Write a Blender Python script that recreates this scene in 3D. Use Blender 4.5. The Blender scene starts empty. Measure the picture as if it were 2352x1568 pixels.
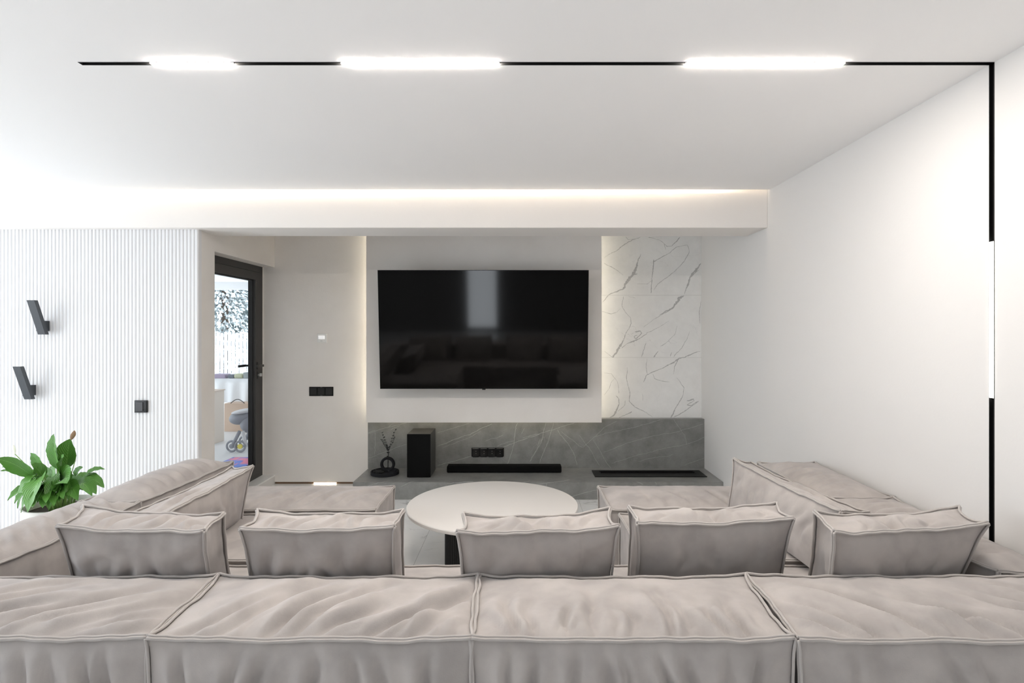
import bpy, bmesh, math, random
import numpy as np
from mathutils import Vector, Matrix
S = bpy.context.scene
COL = S.collection
# ------------------------------------------------------------------ camera
EYE = 1.488; F = 1306.7; VX, VY = 1194.0, 762.0
cd = bpy.data.cameras.new('camera'); cam = bpy.data.objects.new('camera', cd); COL.objects.link(cam)
cam.location = (0, 0, EYE); cam.rotation_euler = (math.pi/2, 0, 0)
cd.sensor_width = 36; cd.lens = 20.0
cd.shift_x = -18/2352; cd.shift_y = -22/2352; cd.clip_start = .05; cd.clip_end = 200
S.camera = cam
# ------------------------------------------------------------------ light and exposure
S.view_settings.view_transform = 'Standard'; S.view_settings.look = 'None'
S.view_settings.gamma = 1; S.view_settings.use_curve_mapping = False
S.view_settings.exposure = 1.47
W = bpy.data.worlds.new('sky'); S.world = W; W.use_nodes = True
bg = W.node_tree.nodes['Background']; bg.inputs[0].default_value = (.86, .93, 1, 1); bg.inputs[1].default_value = 1.25
S.cycles.max_bounces = 10; S.cycles.diffuse_bounces = 7; S.cycles.glossy_bounces = 4
S.cycles.transmission_bounces = 8; S.cycles.transparent_max_bounces = 12
S.cycles.sample_clamp_indirect = 6; S.cycles.caustics_reflective = False; S.cycles.caustics_refractive = False
S.cycles.use_denoising = True

def area(name, loc, rot, sx, sy, power, col):
    l = bpy.data.lights.new(name, 'AREA'); l.shape = 'RECTANGLE'; l.size = sx; l.size_y = sy
    l.energy = power; l.color = col
    o = bpy.data.objects.new(name, l); o.location = loc; o.rotation_euler = rot; COL.objects.link(o); return o
R90 = math.pi/2
# daylight coming in through the window wall on the far left, and through the patio door behind the viewer
area('daylight_left_windows', (-5.93, 1.7, 1.2), (0, -R90, 0), 1.9, 3.4, 23, (.93, .97, 1))
area('daylight_patio_door', (-.9, -3.26, 1.12), (R90, 0, 0), .66, 2.04, 4.5, (.92, .96, 1))

# ------------------------------------------------------------------ materials
def srgb(r, g, b):
    f = lambda c: (c/255/12.92) if c/255 <= .04045 else ((c/255+.055)/1.055)**2.4
    return (f(r), f(g), f(b), 1)
def mat(name, col, rough=.5, **k):
    m = bpy.data.materials.new(name); m.use_nodes = True
    p = m.node_tree.nodes['Principled BSDF']
    p.inputs['Base Color'].default_value = col if len(col) == 4 else (*col, 1)
    p.inputs['Roughness'].default_value = rough
    for a, v in k.items(): p.inputs[a.replace('_', ' ')].default_value = v
    return m
def N(m, t, **k):
    n = m.node_tree.nodes.new(t)
    for a, v in k.items(): setattr(n, a, v)
    return n
def L(m, a, b): m.node_tree.links.new(a, b)
def P(m): return m.node_tree.nodes['Principled BSDF']
def bump(m, scale, strength, dist=.002, detail=4):
    tc = N(m, 'ShaderNodeTexCoord'); no = N(m, 'ShaderNodeTexNoise'); b = N(m, 'ShaderNodeBump')
    no.inputs['Scale'].default_value = scale; no.inputs['Detail'].default_value = detail
    b.inputs['Strength'].default_value = strength; b.inputs['Distance'].default_value = dist
    L(m, tc.outputs['Object'], no.inputs['Vector']); L(m, no.outputs[0], b.inputs['Height']); L(m, b.outputs[0], P(m).inputs['Normal'])
    return m
def mottle(m, c1, c2, scale, detail=5, lo=.35, hi=.65):
    tc = N(m, 'ShaderNodeTexCoord'); no = N(m, 'ShaderNodeTexNoise'); cr = N(m, 'ShaderNodeValToRGB')
    no.inputs['Scale'].default_value = scale; no.inputs['Detail'].default_value = detail
    cr.color_ramp.elements[0].position = lo; cr.color_ramp.elements[1].position = hi
    cr.color_ramp.elements[0].color = c1; cr.color_ramp.elements[1].color = c2
    L(m, tc.outputs['Object'], no.inputs['Vector']); L(m, no.outputs[0], cr.inputs[0]); L(m, cr.outputs[0], P(m).inputs['Base Color'])
    return m
def emis(name, col, s):
    m = bpy.data.materials.new(name); m.use_nodes = True
    p = P(m); p.inputs['Base Color'].default_value = (.8, .8, .8, 1)
    p.inputs['Emission Color'].default_value = (*col, 1); p.inputs['Emission Strength'].default_value = s
    return m
M = {}
M['white'] = bump(mat('white_paint', (.70, .688, .675), .85), 90, .15)
M['ceil'] = mat('ceiling_paint', (.90, .893, .89), .9)
M['plaster'] = bump(mottle(mat('beige_plaster', (.7, .66, .61), .8), (.82, .785, .745, 1), (.86, .83, .795, 1), 2.5), 60, .3)
M['flute'] = mat('fluted_white', (.80, .80, .81), .7)
M['dark_wall'] = mat('dark_rear_wall', (.16, .15, .145), .8)
M['rail'] = mat('black_metal', (.008, .008, .008), .5, Specular_IOR_Level=.3)
M['graphite'] = mat('graphite_frame', (.036, .034, .033), .45)
M['sconce'] = bump(mat('anthracite_powder', (.045, .05, .058), .55), 900, .3, .0004)
M['black'] = mat('black_plastic', (.004, .004, .004), .4, Specular_IOR_Level=.3)
M['blackmatte'] = bump(mat('black_mesh_cloth', (.004, .004, .004), .8, Specular_IOR_Level=.12), 700, .5, .001)
M['gloss'] = mat('black_gloss', (.01, .01, .01), .08)
M['screen'] = mat('tv_screen', (.002, .002, .002), .07, IOR=1.42)
M['button'] = mat('charcoal_button', (.05, .05, .055), .5)
M['pin'] = mat('pin_grey', (.35, .35, .33), .4)
M['whiteplastic'] = mat('white_plastic', (.85, .85, .83), .35)
M['tabletop'] = mat('table_white', (.80, .775, .75), .35)
M['tableedge'] = mat('table_edge', (.62, .62, .63), .4)
M['decor'] = mat('charcoal_ceramic', (.016, .0165, .019), .8, Specular_IOR_Level=.2)
M['branch'] = mat('dried_dark_leaf', (.012, .013, .013), .8)
M['soil'] = mottle(mat('soil', (.02, .015, .01), .95), (.012, .009, .007, 1), (.05, .035, .025, 1), 60)
M['pot'] = mat('pot_white', (.78, .76, .72), .45)
M['stem'] = mat('plant_stem', (.22, .38, .10), .5)
M['spathe'] = mat('flower_white', (.85, .86, .74), .6, Transmission_Weight=.0)
M['wilt'] = mat('wilted_flower', (.28, .17, .10), .8)
M['chrome'] = mat('steel', (.55, .54, .52), .3, Metallic=1)
M['led'] = emis('led_diffuser', (1, .925, .85), 165)
M['ledwall'] = emis('led_diffuser_wall', (1, .94, .88), 5.5)
M['cove'] = emis('cove_led', (1, .86, .68), 23)
M['warmled'] = emis('warm_led', (1, .92, .74), 5)
M['glass'] = None
g = bpy.data.materials.new('clear_glass'); g.use_nodes = True; M['glass'] = g
nt = g.node_tree; nt.nodes.clear()
go = nt.nodes.new('ShaderNodeOutputMaterial'); gt = nt.nodes.new('ShaderNodeBsdfTransparent'); gg = nt.nodes.new('ShaderNodeBsdfGlossy')
gm = nt.nodes.new('ShaderNodeMixShader'); gf = nt.nodes.new('ShaderNodeLayerWeight'); gf.inputs[0].default_value = .25
gg.inputs['Roughness'].default_value = .02; gt.inputs[0].default_value = (.97, .98, .98, 1)
gp = nt.nodes.new('ShaderNodeMath'); gp.operation = 'POWER'; gp.inputs[1].default_value = 3; nt.links.new(gf.outputs[1], gp.inputs[0]); nt.links.new(gp.outputs[0], gm.inputs[0]); nt.links.new(gt.outputs[0], gm.inputs[1]); nt.links.new(gg.outputs[0], gm.inputs[2]); nt.links.new(gm.outputs[0], go.inputs[0])

# nubuck upholstery
fab = bump(mat('nubuck_fabric', (.5, .46, .43), .95), 260, .22, .0012, 5)
M['fabric'] = fab
mottle(fab, (.355, .327, .311, 1), (.445, .411, .390, 1), 9, 6)
P(fab).inputs['Sheen Weight'].default_value = .2; P(fab).inputs['Sheen Roughness'].default_value = .45
P(fab).inputs['Sheen Tint'].default_value = (.9, .92, 1, 1); P(fab).inputs['Specular IOR Level'].default_value = .15
M['fabric2'] = fab
pip = bump(mat('piping_fabric', (.425, .395, .376), .95), 400, .25, .0006); P(pip).inputs['Sheen Weight'].default_value = .3
P(pip).inputs['Specular IOR Level'].default_value = .1
M['piping'] = pip

def marble(name, base, vein, vscale, width, tile=None, grout=None, rough=.25, faint=.5):
    """stone with thin veins where two distorted noise fields cross their mid level"""
    m = mat(name, base, rough)
    tc = N(m, 'ShaderNodeTexCoord'); mp = N(m, 'ShaderNodeMapping'); mp.inputs['Rotation'].default_value = (.3, .5, .7)
    mp.inputs['Scale'].default_value = (1, 1.7, 1)
    L(m, tc.outputs['Object'], mp.inputs[0])
    last = None
    for k, (sc, w, amt) in enumerate(((vscale, width, 1), (vscale*2.3, width*.8, faint))):
        no = N(m, 'ShaderNodeTexNoise'); no.inputs['Scale'].default_value = sc; no.inputs['Detail'].default_value = 7
        no.inputs['Roughness'].default_value = .5; no.inputs['Distortion'].default_value = .6
        L(m, mp.outputs[0], no.inputs['Vector'])
        s1 = N(m, 'ShaderNodeMath', operation='SUBTRACT'); s1.inputs[1].default_value = .5 + .03*k; L(m, no.outputs[0], s1.inputs[0])
        ab = N(m, 'ShaderNodeMath', operation='ABSOLUTE'); L(m, s1.outputs[0], ab.inputs[0])
        mr = N(m, 'ShaderNodeMapRange'); mr.inputs['From Min'].default_value = 0; mr.inputs['From Max'].default_value = w
        mr.inputs['To Min'].default_value = amt; mr.inputs['To Max'].default_value = 0; L(m, ab.outputs[0], mr.inputs[0])
        n2 = N(m, 'ShaderNodeTexNoise'); n2.inputs['Scale'].default_value = sc*1.3; L(m, tc.outputs['Object'], n2.inputs['Vector'])
        m2 = N(m, 'ShaderNodeMapRange'); m2.inputs['From Min'].default_value = .48; m2.inputs['From Max'].default_value = .62; L(m, n2.outputs[0], m2.inputs[0])
        mu = N(m, 'ShaderNodeMath', operation='MULTIPLY'); L(m, mr.outputs[0], mu.inputs[0]); L(m, m2.outputs[0], mu.inputs[1])
        if last is None: last = mu.outputs[0]
        else:
            mx = N(m, 'ShaderNodeMath', operation='MAXIMUM'); L(m, last, mx.inputs[0]); L(m, mu.outputs[0], mx.inputs[1]); last = mx.outputs[0]
    cl = N(m, 'ShaderNodeTexNoise'); cl.inputs['Scale'].default_value = vscale*4; cl.inputs['Detail'].default_value = 10; cl.inputs['Roughness'].default_value = .68; L(m, tc.outputs['Object'], cl.inputs['Vector'])
    c0 = N(m, 'ShaderNodeValToRGB'); c0.color_ramp.elements[0].position = .3; c0.color_ramp.elements[1].position = .7
    c0.color_ramp.elements[0].color = tuple(c*(.74 if base[0] < .4 else .95) for c in base[:3])+(1,); c0.color_ramp.elements[1].color = tuple(min(1, c*(1.22 if base[0] < .4 else 1.03)) for c in base[:3])+(1,)
    L(m, cl.outputs[0], c0.inputs[0])
    mix = N(m, 'ShaderNodeMix', data_type='RGBA'); mix.inputs['B'].default_value = (*vein[:3], 1)
    L(m, last, mix.inputs['Factor']); L(m, c0.outputs[0], mix.inputs['A'])
    out = mix.outputs['Result']
    if tile:
        tx, ty, ox, oy = tile
        sp = N(m, 'ShaderNodeSeparateXYZ'); L(m, tc.outputs['Object'], sp.inputs[0])
        gl = None
        for ax, t, o in ((0, tx, ox), (1, ty, oy)):
            a = N(m, 'ShaderNodeMath', operation='ADD'); a.inputs[1].default_value = o+50*t; L(m, sp.outputs[ax], a.inputs[0])
            md = N(m, 'ShaderNodeMath', operation='MODULO'); md.inputs[1].default_value = t; L(m, a.outputs[0], md.inputs[0])
            lt = N(m, 'ShaderNodeMath', operation='LESS_THAN'); lt.inputs[1].default_value = .003; L(m, md.outputs[0], lt.inputs[0])
            if gl is None: gl = lt.outputs[0]
            else:
                mx = N(m, 'ShaderNodeMath', operation='MAXIMUM'); L(m, gl, mx.inputs[0]); L(m, lt.outputs[0], mx.inputs[1]); gl = mx.outputs[0]
        mi2 = N(m, 'ShaderNodeMix', data_type='RGBA'); mi2.inputs['B'].default_value = (*grout[:3], 1)
        L(m, gl, mi2.inputs['Factor']); L(m, out, mi2.inputs['A']); out = mi2.outputs['Result']
    L(m, out, P(m).inputs['Base Color'])
    return m
M['marble_floor'] = marble('marble_floor', (.84, .84, .83, 1), (.36, .36, .36), 1.3, .014, (.6, 1.2, .08, .1), (.5, .5, .49), .16)
M['marble'] = marble('white_marble', (.86, .86, .85, 1), (.68, .68, .68), 2.0, .002, None, None, .3, .3)
M['vein_grey'] = mat('marble_vein', (.50, .50, .50), .3)
M['vein_soft'] = mat('marble_vein_soft', (.50, .50, .50), .3)
M['joint'] = mat('tile_joint', (.55, .55, .54), .5)
M['stone'] = marble('grey_stone', (.235, .237, .228, 1), (.36, .36, .34), 1.6, .0016, None, None, .33, .35)
M['vein_light'] = mat('stone_vein', (.5, .5, .48), .4)
M['vein_light2'] = mat('stone_vein_soft', (.25, .25, .24), .4)

# ------------------------------------------------------------------ object helpers
def obj(name, bm, m, parent=None, smooth=False):
    me = bpy.data.meshes.new(name)
    if isinstance(bm, bmesh.types.BMesh): bm.to_mesh(me); bm.free()
    else: me.from_pydata(bm[0], [], bm[1]); me.update()
    for x in (m if isinstance(m, (list, tuple)) else [m]): me.materials.append(x)
    if smooth:
        for p in me.polygons: p.use_smooth = True
    o = bpy.data.objects.new(name, me); COL.objects.link(o)
    if parent: o.parent = parent; o.matrix_parent_inverse = Matrix.Translation(-parent.location) if parent.type == 'EMPTY' or parent.location.length else Matrix()
    return o
def tag(o, label, cat, group=None):
    o['label'] = label; o['category'] = cat
    if group: o['group'] = group
    return o
def thing(name, label, cat, loc=(0, 0, 0), group=None):
    o = bpy.data.objects.new(name, None); o.location = loc; o.empty_display_size = .1; COL.objects.link(o)
    return tag(o, label, cat, group)
def struct(o): o['kind'] = 'structure'; return o
def box(bm, x0, x1, y0, y1, z0, z1, mi=0, bev=0):
    vs = [bm.verts.new((x, y, z)) for x in (x0, x1) for y in (y0, y1) for z in (z0, z1)]
    fs = [bm.faces.new([vs[i] for i in q]) for q in ((0,1,3,2),(4,6,7,5),(0,4,5,1),(2,3,7,6),(0,2,6,4),(1,5,7,3))]
    for f in fs: f.material_index = mi
    if bev:
        es = list({e for f in fs for e in f.edges})
        bmesh.ops.bevel(bm, geom=es, offset=bev, segments=3, profile=.6, affect='EDGES')
    return vs
def mkbox(name, m, x0, x1, y0, y1, z0, z1, parent=None, bev=0):
    bm = bmesh.new(); box(bm, x0, x1, y0, y1, z0, z1, 0, bev); return obj(name, bm, m, parent)
def cyl(bm, c, r, h, n=32, axis='z', r2=None, mi=0):
    r2 = r if r2 is None else r2
    rings = []
    for t, rr in ((0, r), (1, r2)):
        ring = []
        for i in range(n):
            a = 2*math.pi*i/n; p = (rr*math.cos(a), rr*math.sin(a), t*h)
            if axis == 'y': p = (p[0], p[2], p[1])
            if axis == 'x': p = (p[2], p[0], p[1])
            ring.append(bm.verts.new((c[0]+p[0], c[1]+p[1], c[2]+p[2])))
        rings.append(ring)
    fs = [bm.faces.new((rings[0][i], rings[0][(i+1) % n], rings[1][(i+1) % n], rings[1][i])) for i in range(n)]
    fs.append(bm.faces.new(rings[0][::-1])); fs.append(bm.faces.new(rings[1]))
    for f in fs: f.material_index = mi
def lathe(bm, c, prof, n=48):
    rings = []
    for r, z in prof:
        if r < 1e-6: rings.append([bm.verts.new((c[0], c[1], c[2]+z))])
        else: rings.append([bm.verts.new((c[0]+r*math.cos(2*math.pi*i/n), c[1]+r*math.sin(2*math.pi*i/n), c[2]+z)) for i in range(n)])
    for a, b in zip(rings, rings[1:]):
        for i in range(n):
            j = (i+1) % n
            if len(a) == 1 and len(b) == 1: continue
            if len(a) == 1: bm.faces.new((a[0], b[j], b[i]))
            elif len(b) == 1: bm.faces.new((a[i], a[j], b[0]))
            else: bm.faces.new((a[i], a[j], b[j], b[i]))
def tube_np(pts, r, n=6, V=None, Fc=None, closed=False):
    """tube along pts appended to lists V, Fc; r a number or a list"""
    pts = np.asarray(pts, float); k = len(pts)
    t = np.gradient(pts, axis=0); t /= np.linalg.norm(t, axis=1)[:, None]+1e-9
    up = np.array([0, 0, 1.]) if abs(t[0][2]) < .8 else np.array([1., 0, 0])
    base = len(V); a = np.arange(n)*2*math.pi/n
    for i in range(k):
        s = np.cross(t[i], up); s /= np.linalg.norm(s)+1e-9; u = np.cross(s, t[i]); up = u
        rr = r[i] if hasattr(r, '__len__') else r
        for q in a: V.append(tuple(pts[i]+rr*(math.cos(q)*s+math.sin(q)*u)))
    for i in range(k-1):
        for j in range(n):
            Fc.append((base+i*n+j, base+i*n+(j+1) % n, base+(i+1)*n+(j+1) % n, base+(i+1)*n+j))
    Fc.append(tuple(base+j for j in range(n))[::-1]); Fc.append(tuple(base+(k-1)*n+j for j in range(n)))
def tube(name, pts, r, m, parent=None, n=8):
    V, Fc = [], []; tube_np(pts, r, n, V, Fc); return obj(name, (V, Fc), m, parent, True)
def fixn(o):
    bm = bmesh.new(); bm.from_mesh(o.data); bmesh.ops.recalc_face_normals(bm, faces=bm.faces); bm.to_mesh(o.data); bm.free(); return o
def atz(px, py, z):      # a point of the photograph known to lie at height z
    d = (EYE-z)*F/(py-VY); return ((px-VX)/F*d, d, z)
def aty(px, py, d):      # a point of the photograph known to lie at distance d
    return ((px-VX)/F*d, d, EYE-(py-VY)/F*d)

# ================================================================== ROOM SHELL
XR = 1.807; YB = 5.57; ZC = 2.515; SL0, SL1 = 2.1655, 2.1895; XL = -6.0; YR = -3.2
YCE = 4.105; YBEAM = 4.15
struct(mkbox('floor', M['marble_floor'], XL-.2, XR+.2, YR-.2, 5.9, -.1, 0))
bm = bmesh.new()
box(bm, XL, XR, YR, SL0, ZC, ZC+.06); box(bm, XL, -1.683, SL0, SL1, ZC, ZC+.06)
box(bm, XL, XR, SL1, YCE, ZC, ZC+.012); box(bm, XL, XR, SL1, SL1+.06, ZC+.012, ZC+.06)
box(bm, XL, -3.76, YCE, YBEAM, ZC, ZC+.02)
box(bm, XL, XR+.2, YR, 6.0, ZC+.26, ZC+.4)
struct(obj('ceiling', bm, M['ceil']))
mkb = struct(mkbox('ceiling_beam', M['plaster'], XL, XR, YBEAM, 4.515, 2.2475, ZC+.26, bev=.004))
mkb.data.materials[0] = M['beam'] = bump(mat('beam_paint', (.84, .81, .78), .85), 60, .2)
# ceiling section beyond the beam
struct(mkbox('ceiling', M['ceil'], -2.7, XR+.1, 4.515, 5.9, ZC+.1, ZC+.2))
bm = bmesh.new()
box(bm, XR, XR+.2, YR, SL0, 0, 2.8); box(bm, XR, XR+.2, SL1, 5.9, 0, 2.8); box(bm, XR+.06, XR+.2, SL0, SL1, 0, 2.8)
box(bm, XR, XR+.06, SL0, SL1, 0, .12)
struct(obj('wall_right', bm, M['white']))
# far wall left of the media panel, with a thin shadow gap over the floor
struct(mkbox('wall_back', M['plaster'], -2.7, XR+.1, YB+.1, 5.9, 0, 2.8))
bm = bmesh.new(); box(bm, -2.65, -1.488, YB, YB+.1, .02, 2.8); box(bm, -1.488, -1.30, YB, YB+.1, .636, 2.8)
struct(obj('wall_back', bm, M['plaster']))
struct(mkbox('trim_1', mat('gap_wood', (.16, .09, .045), .5), -2.4, -1.49, YB+.012, YB+.03, 0, .02))
bm = bmesh.new(); box(bm, -2.02, -1.80, YB+.006, YB+.011, .006, .010)
struct(obj('trim_2', bm, M['warmled']))
# fluted wall facing the camera
pitch = .0271; x0 = -2.383; nfl = int((x0-XL)/pitch)
V, Fc = [], []; prof = [(0, .009), (.10, .0045), (.22, .001), (.40, 0), (.60, 0), (.78, .001), (.90, .0045)]
cols = []
for i in range(nfl):
    for u, dz in prof: cols.append((x0-(i+u)*pitch, 4.213+dz))
cols.append((x0-nfl*pitch, 4.222))
for x, y in cols: V += [(x, y, 0), (x, y, 2.26)]
for i in range(len(cols)-1): Fc.append((2*i, 2*i+1, 2*i+3, 2*i+2))
b = len(V); V += [(x0, 4.26, 0), (x0, 4.26, 2.26), (XL, 4.26, 0), (XL, 4.26, 2.26)]
Fc += [(0, b, b+1, 1), (b, b+2, b+3, b+1), (2*len(cols)-2, 2*len(cols)-1, b+3, b+2), (1, b+1, b+3, 2*len(cols)-1), (0, 2*len(cols)-2, b+2, b)]
struct(fixn(obj('wall_left', (V, Fc), M['flute'])))
# solid wall behind the flutes, door wall and lintel
bm = bmesh.new(); XD = -2.4
box(bm, XL, XD, 4.26, 4.474, 0, 2.8)
box(bm, XD-.25, XD, 4.474, YB, 2.12, 2.8)
box(bm, XD-.25, XD-.116, YB-.012, YB, 0, 2.12)
struct(obj('wall_side', bm, M['plaster']))
struct(mkbox('floor_sill', M['marble'], XD-.25, XD+.006, 4.474, YB, .078, .092))
struct(mkbox('wall_sill', M['white'], XD-.25, XD, 4.474, YB, 0, .078))
# walls outside the frame: window wall far left, rear wall with patio door
bm = bmesh.new()
box(bm, XL-.2, XL, YR, -.9, 0, 2.8); box(bm, XL-.2, XL, 3.5, 4.474, 0, 2.8); box(bm, XL-.2, XL, -.9, 3.5, 0, .2); box(bm, XL-.2, XL, -.9, 3.5, 2.5, 2.8)
struct(obj('wall_far_left', bm, M['white']))
bm = bmesh.new()
box(bm, XL-.2, -1.3, YR-.2, YR, 0, 2.8); box(bm, -.5, XR+.2, YR-.2, YR, 0, 2.8); box(bm, -1.3, -.5, YR-.2, YR, 2.2, 2.8)
struct(obj('wall_rear', bm, M['dark_wall']))
bm = bmesh.new()
box(bm, -1.3, -1.24, YR-.12, YR-.05, 0, 2.2); box(bm, -.56, -.5, YR-.12, YR-.05, 0, 2.2); box(bm, -1.24, -.56, YR-.12, YR-.05, 2.14, 2.2); box(bm, -1.24, -.56, YR-.12, YR-.05, 0, .08)
struct(obj('door_2', bm, M['graphite']))

# ================================================================== DOOR
XF = -2.514
d1 = bpy.data.objects.new('door_1', None); d1.location = (XF, 5.0, .092); COL.objects.link(d1); struct(d1)
bm = bmesh.new(); y0, y1, z0, z1 = 4.474, 5.558, .092, 2.13; w = .068
box(bm, XF-.07, XF, y1-w, y1, z0, z1); box(bm, XF-.07, XF, y0, y0+w, z0, z1)
box(bm, XF-.07, XF, y0+w, y1-w, z1-w, z1); box(bm, XF-.07, XF, y0+w, y1-w, z0, z0+.045)
obj('door_frame', bm, M['graphite'], d1)
bm = bmesh.new(); a0, a1, c0, c1 = y0+w+.004, y1-w-.004, z0+.049, z1-w-.004; s = .088
for q in ((a1-s, a1, c0, c1), (a0, a0+s, c0, c1), (a0+s, a1-s, c1-.075, c1), (a0+s, a1-s, c0, c0+.08)):
    box(bm, XF-.065, XF+.006, *q)
# glazing bead, its colour darkened to stand for shade in the reveal
leaf = obj('door_leaf', bm, M['graphite'], d1); bm = bmesh.new()
g0, g1, h0, h1 = a0+s, a1-s, c0+.08, c1-.075
for q in ((g1-.012, g1, h0, h1), (g0, g0+.012, h0, h1), (g0, g1, h1-.012, h1), (g0, g1, h0, h0+.012)):
    box(bm, XF-.05, XF-.018, *q)
obj('glazing_bead', bm, mat('reveal_shade', (.015, .015, .016), .6), leaf)
mkbox('door_glass', M['glass'], XF-.042, XF-.036, g0, g1, h0, h1, d1)
def lever(name, side, parent):
    bm = bmesh.new(); X = XF+.006 if side > 0 else XF-.065; sg = side; yc = 5.445; zc = 1.166
    box(bm, *sorted((X, X+.008*sg)), yc-.016, yc+.016, zc-.035, zc+.035)
    box(bm, *sorted((X, X+.055*sg)), yc-.009, yc+.009, zc-.009, zc+.009)
    box(bm, *sorted((X+.042*sg, X+.056*sg)), yc-.13, yc+.009, zc-.011, zc+.011, 0, .002)
    return obj(name, bm, M['graphite'], parent)
lever('door_handle', 1, leaf); lever('door_handle', -1, leaf)
bm = bmesh.new(); cyl(bm, (XF+.006, 5.445, 1.075), .014, .022, 16, 'x'); box(bm, XF+.02, XF+.045, 5.44, 5.45, 1.063, 1.092)
obj('key', bm, M['chrome'], leaf)
mkbox('lock_plate', M['graphite'], XF+.006, XF+.012, 5.431, 5.459, 1.04, 1.11, leaf)

# ================================================================== TRACK LIGHTS
tr = thing('light_track', 'black recessed magnetic light track crossing the ceiling and running down the right wall', 'light track', (0, SL0, ZC))
bm = bmesh.new(); t = .002; e0, e1 = -1.683, XR+.05
box(bm, e0, e1, SL0, SL0+t, ZC-.0015, ZC+.05); box(bm, e0, e1, SL1-t, SL1, ZC-.0015, ZC+.05); box(bm, e0, e1, SL0, SL1, ZC+.048, ZC+.05); box(bm, e0, e0+t, SL0, SL1, ZC-.0015, ZC+.05)
box(bm, e0+t, e1, SL0+t, SL1-t, ZC+.012, ZC+.014)
obj('ceiling_rail', bm, M['rail'], tr)
bm = bmesh.new()
box(bm, XR-.0015, XR+.05, SL0, SL0+t, .12, ZC+.05); box(bm, XR-.0015, XR+.05, SL1-t, SL1, .12, ZC+.05); box(bm, XR+.048, XR+.05, SL0, SL1, .12, ZC)
box(bm, XR+.012, XR+.014, SL0+t, SL1-t, .12, ZC)
obj('wall_rail', bm, M['rail'], tr)
lab = ('short lit light bar, the leftmost in the ceiling track', 'long lit light bar in the middle of the ceiling track', 'long lit light bar of the ceiling track nearest the right wall')
for (xa, xb), lb in zip(((-1.414, -1.098), (-.685, -.077), (.635, 1.243)), lab):
    o = thing('light_bar', lb, 'lamp', ((xa+xb)/2, (SL0+SL1)/2, ZC), 'light bars in the black track')
    mkbox('housing', M['rail'], xa, xb, SL0+.003, SL1-.003, ZC+.004, ZC+.011, o)
    mkbox('diffuser', M['led'], xa+.003, xb-.003, SL0+.003, SL1-.003, ZC-.003, ZC+.004, o)
o = thing('light_bar', 'lit light bar standing upright in the track on the right wall', 'lamp', (XR, (SL0+SL1)/2, 1.535), 'light bars in the black track')
mkbox('housing', M['rail'], XR+.004, XR+.011, SL0+.003, SL1-.003, 1.233, 1.836, o)
mkbox('diffuser', M['ledwall'], XR-.003, XR+.004, SL0+.003, SL1-.003, 1.236, 1.833, o)
# cove strip on top of the dropped ceiling edge
o = tag(mkbox('cove_light', M['cove'], -3.7, 1.45, 4.012, 4.024, ZC+.056, ZC+.064), 'hidden warm strip light washing the top of the ceiling beam', 'strip light')

# ================================================================== MEDIA WALL
# marble wall with its veins as inlaid shapes
YM = 5.66
def ribbon(V, Fc, pts, w, plane_y, rnd, jag=.25):
    """thin irregular band along pts [(x,z)], w = width at each point"""
    P2 = []; Wd = []
    for i in range(len(pts)-1):
        (xa, za), (xb, zb) = pts[i], pts[i+1]; wa, wb = w[i], w[i+1]
        L_ = math.hypot(xb-xa, zb-za); n = max(2, int(L_/.012))
        for k in range(n):
            t = k/n; P2.append((xa+(xb-xa)*t, za+(zb-za)*t)); Wd.append(wa+(wb-wa)*t)
    P2.append(pts[-1]); Wd.append(w[-1])
    P2 = np.array(P2); k = len(P2)
    tg = np.gradient(P2, axis=0); tg /= np.linalg.norm(tg, axis=1)[:, None]+1e-9
    nr = np.stack([-tg[:, 1], tg[:, 0]], 1)
    wob = np.cumsum([rnd.gauss(0, 1) for _ in range(k)]); wob = (wob-np.linspace(wob[0], wob[-1], k))*.0016
    P2 = P2+nr*wob[:, None]
    b = len(V); plane_y -= .00001*(b % 997)/10
    for i in range(k):
        a = max(.0004, Wd[i]*(1+jag*rnd.uniform(-1, 1)))*(.25 if i in (0, k-1) else 1)
        c = max(.0004, Wd[i]*(1+jag*rnd.uniform(-1, 1)))*(.25 if i in (0, k-1) else 1)
        V.append((P2[i][0]+nr[i][0]*a/2, plane_y, P2[i][1]+nr[i][1]*a/2)); V.append((P2[i][0]-nr[i][0]*c/2, plane_y, P2[i][1]-nr[i][1]*c/2))
    for i in range(k-1): Fc.append((b+2*i, b+2*i+1, b+2*i+3, b+2*i+2))
def crop2world(pts, ox, oy, sc, d): return [aty(ox+x/sc, oy+y/sc, d)[::2] for x, y in pts]
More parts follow.
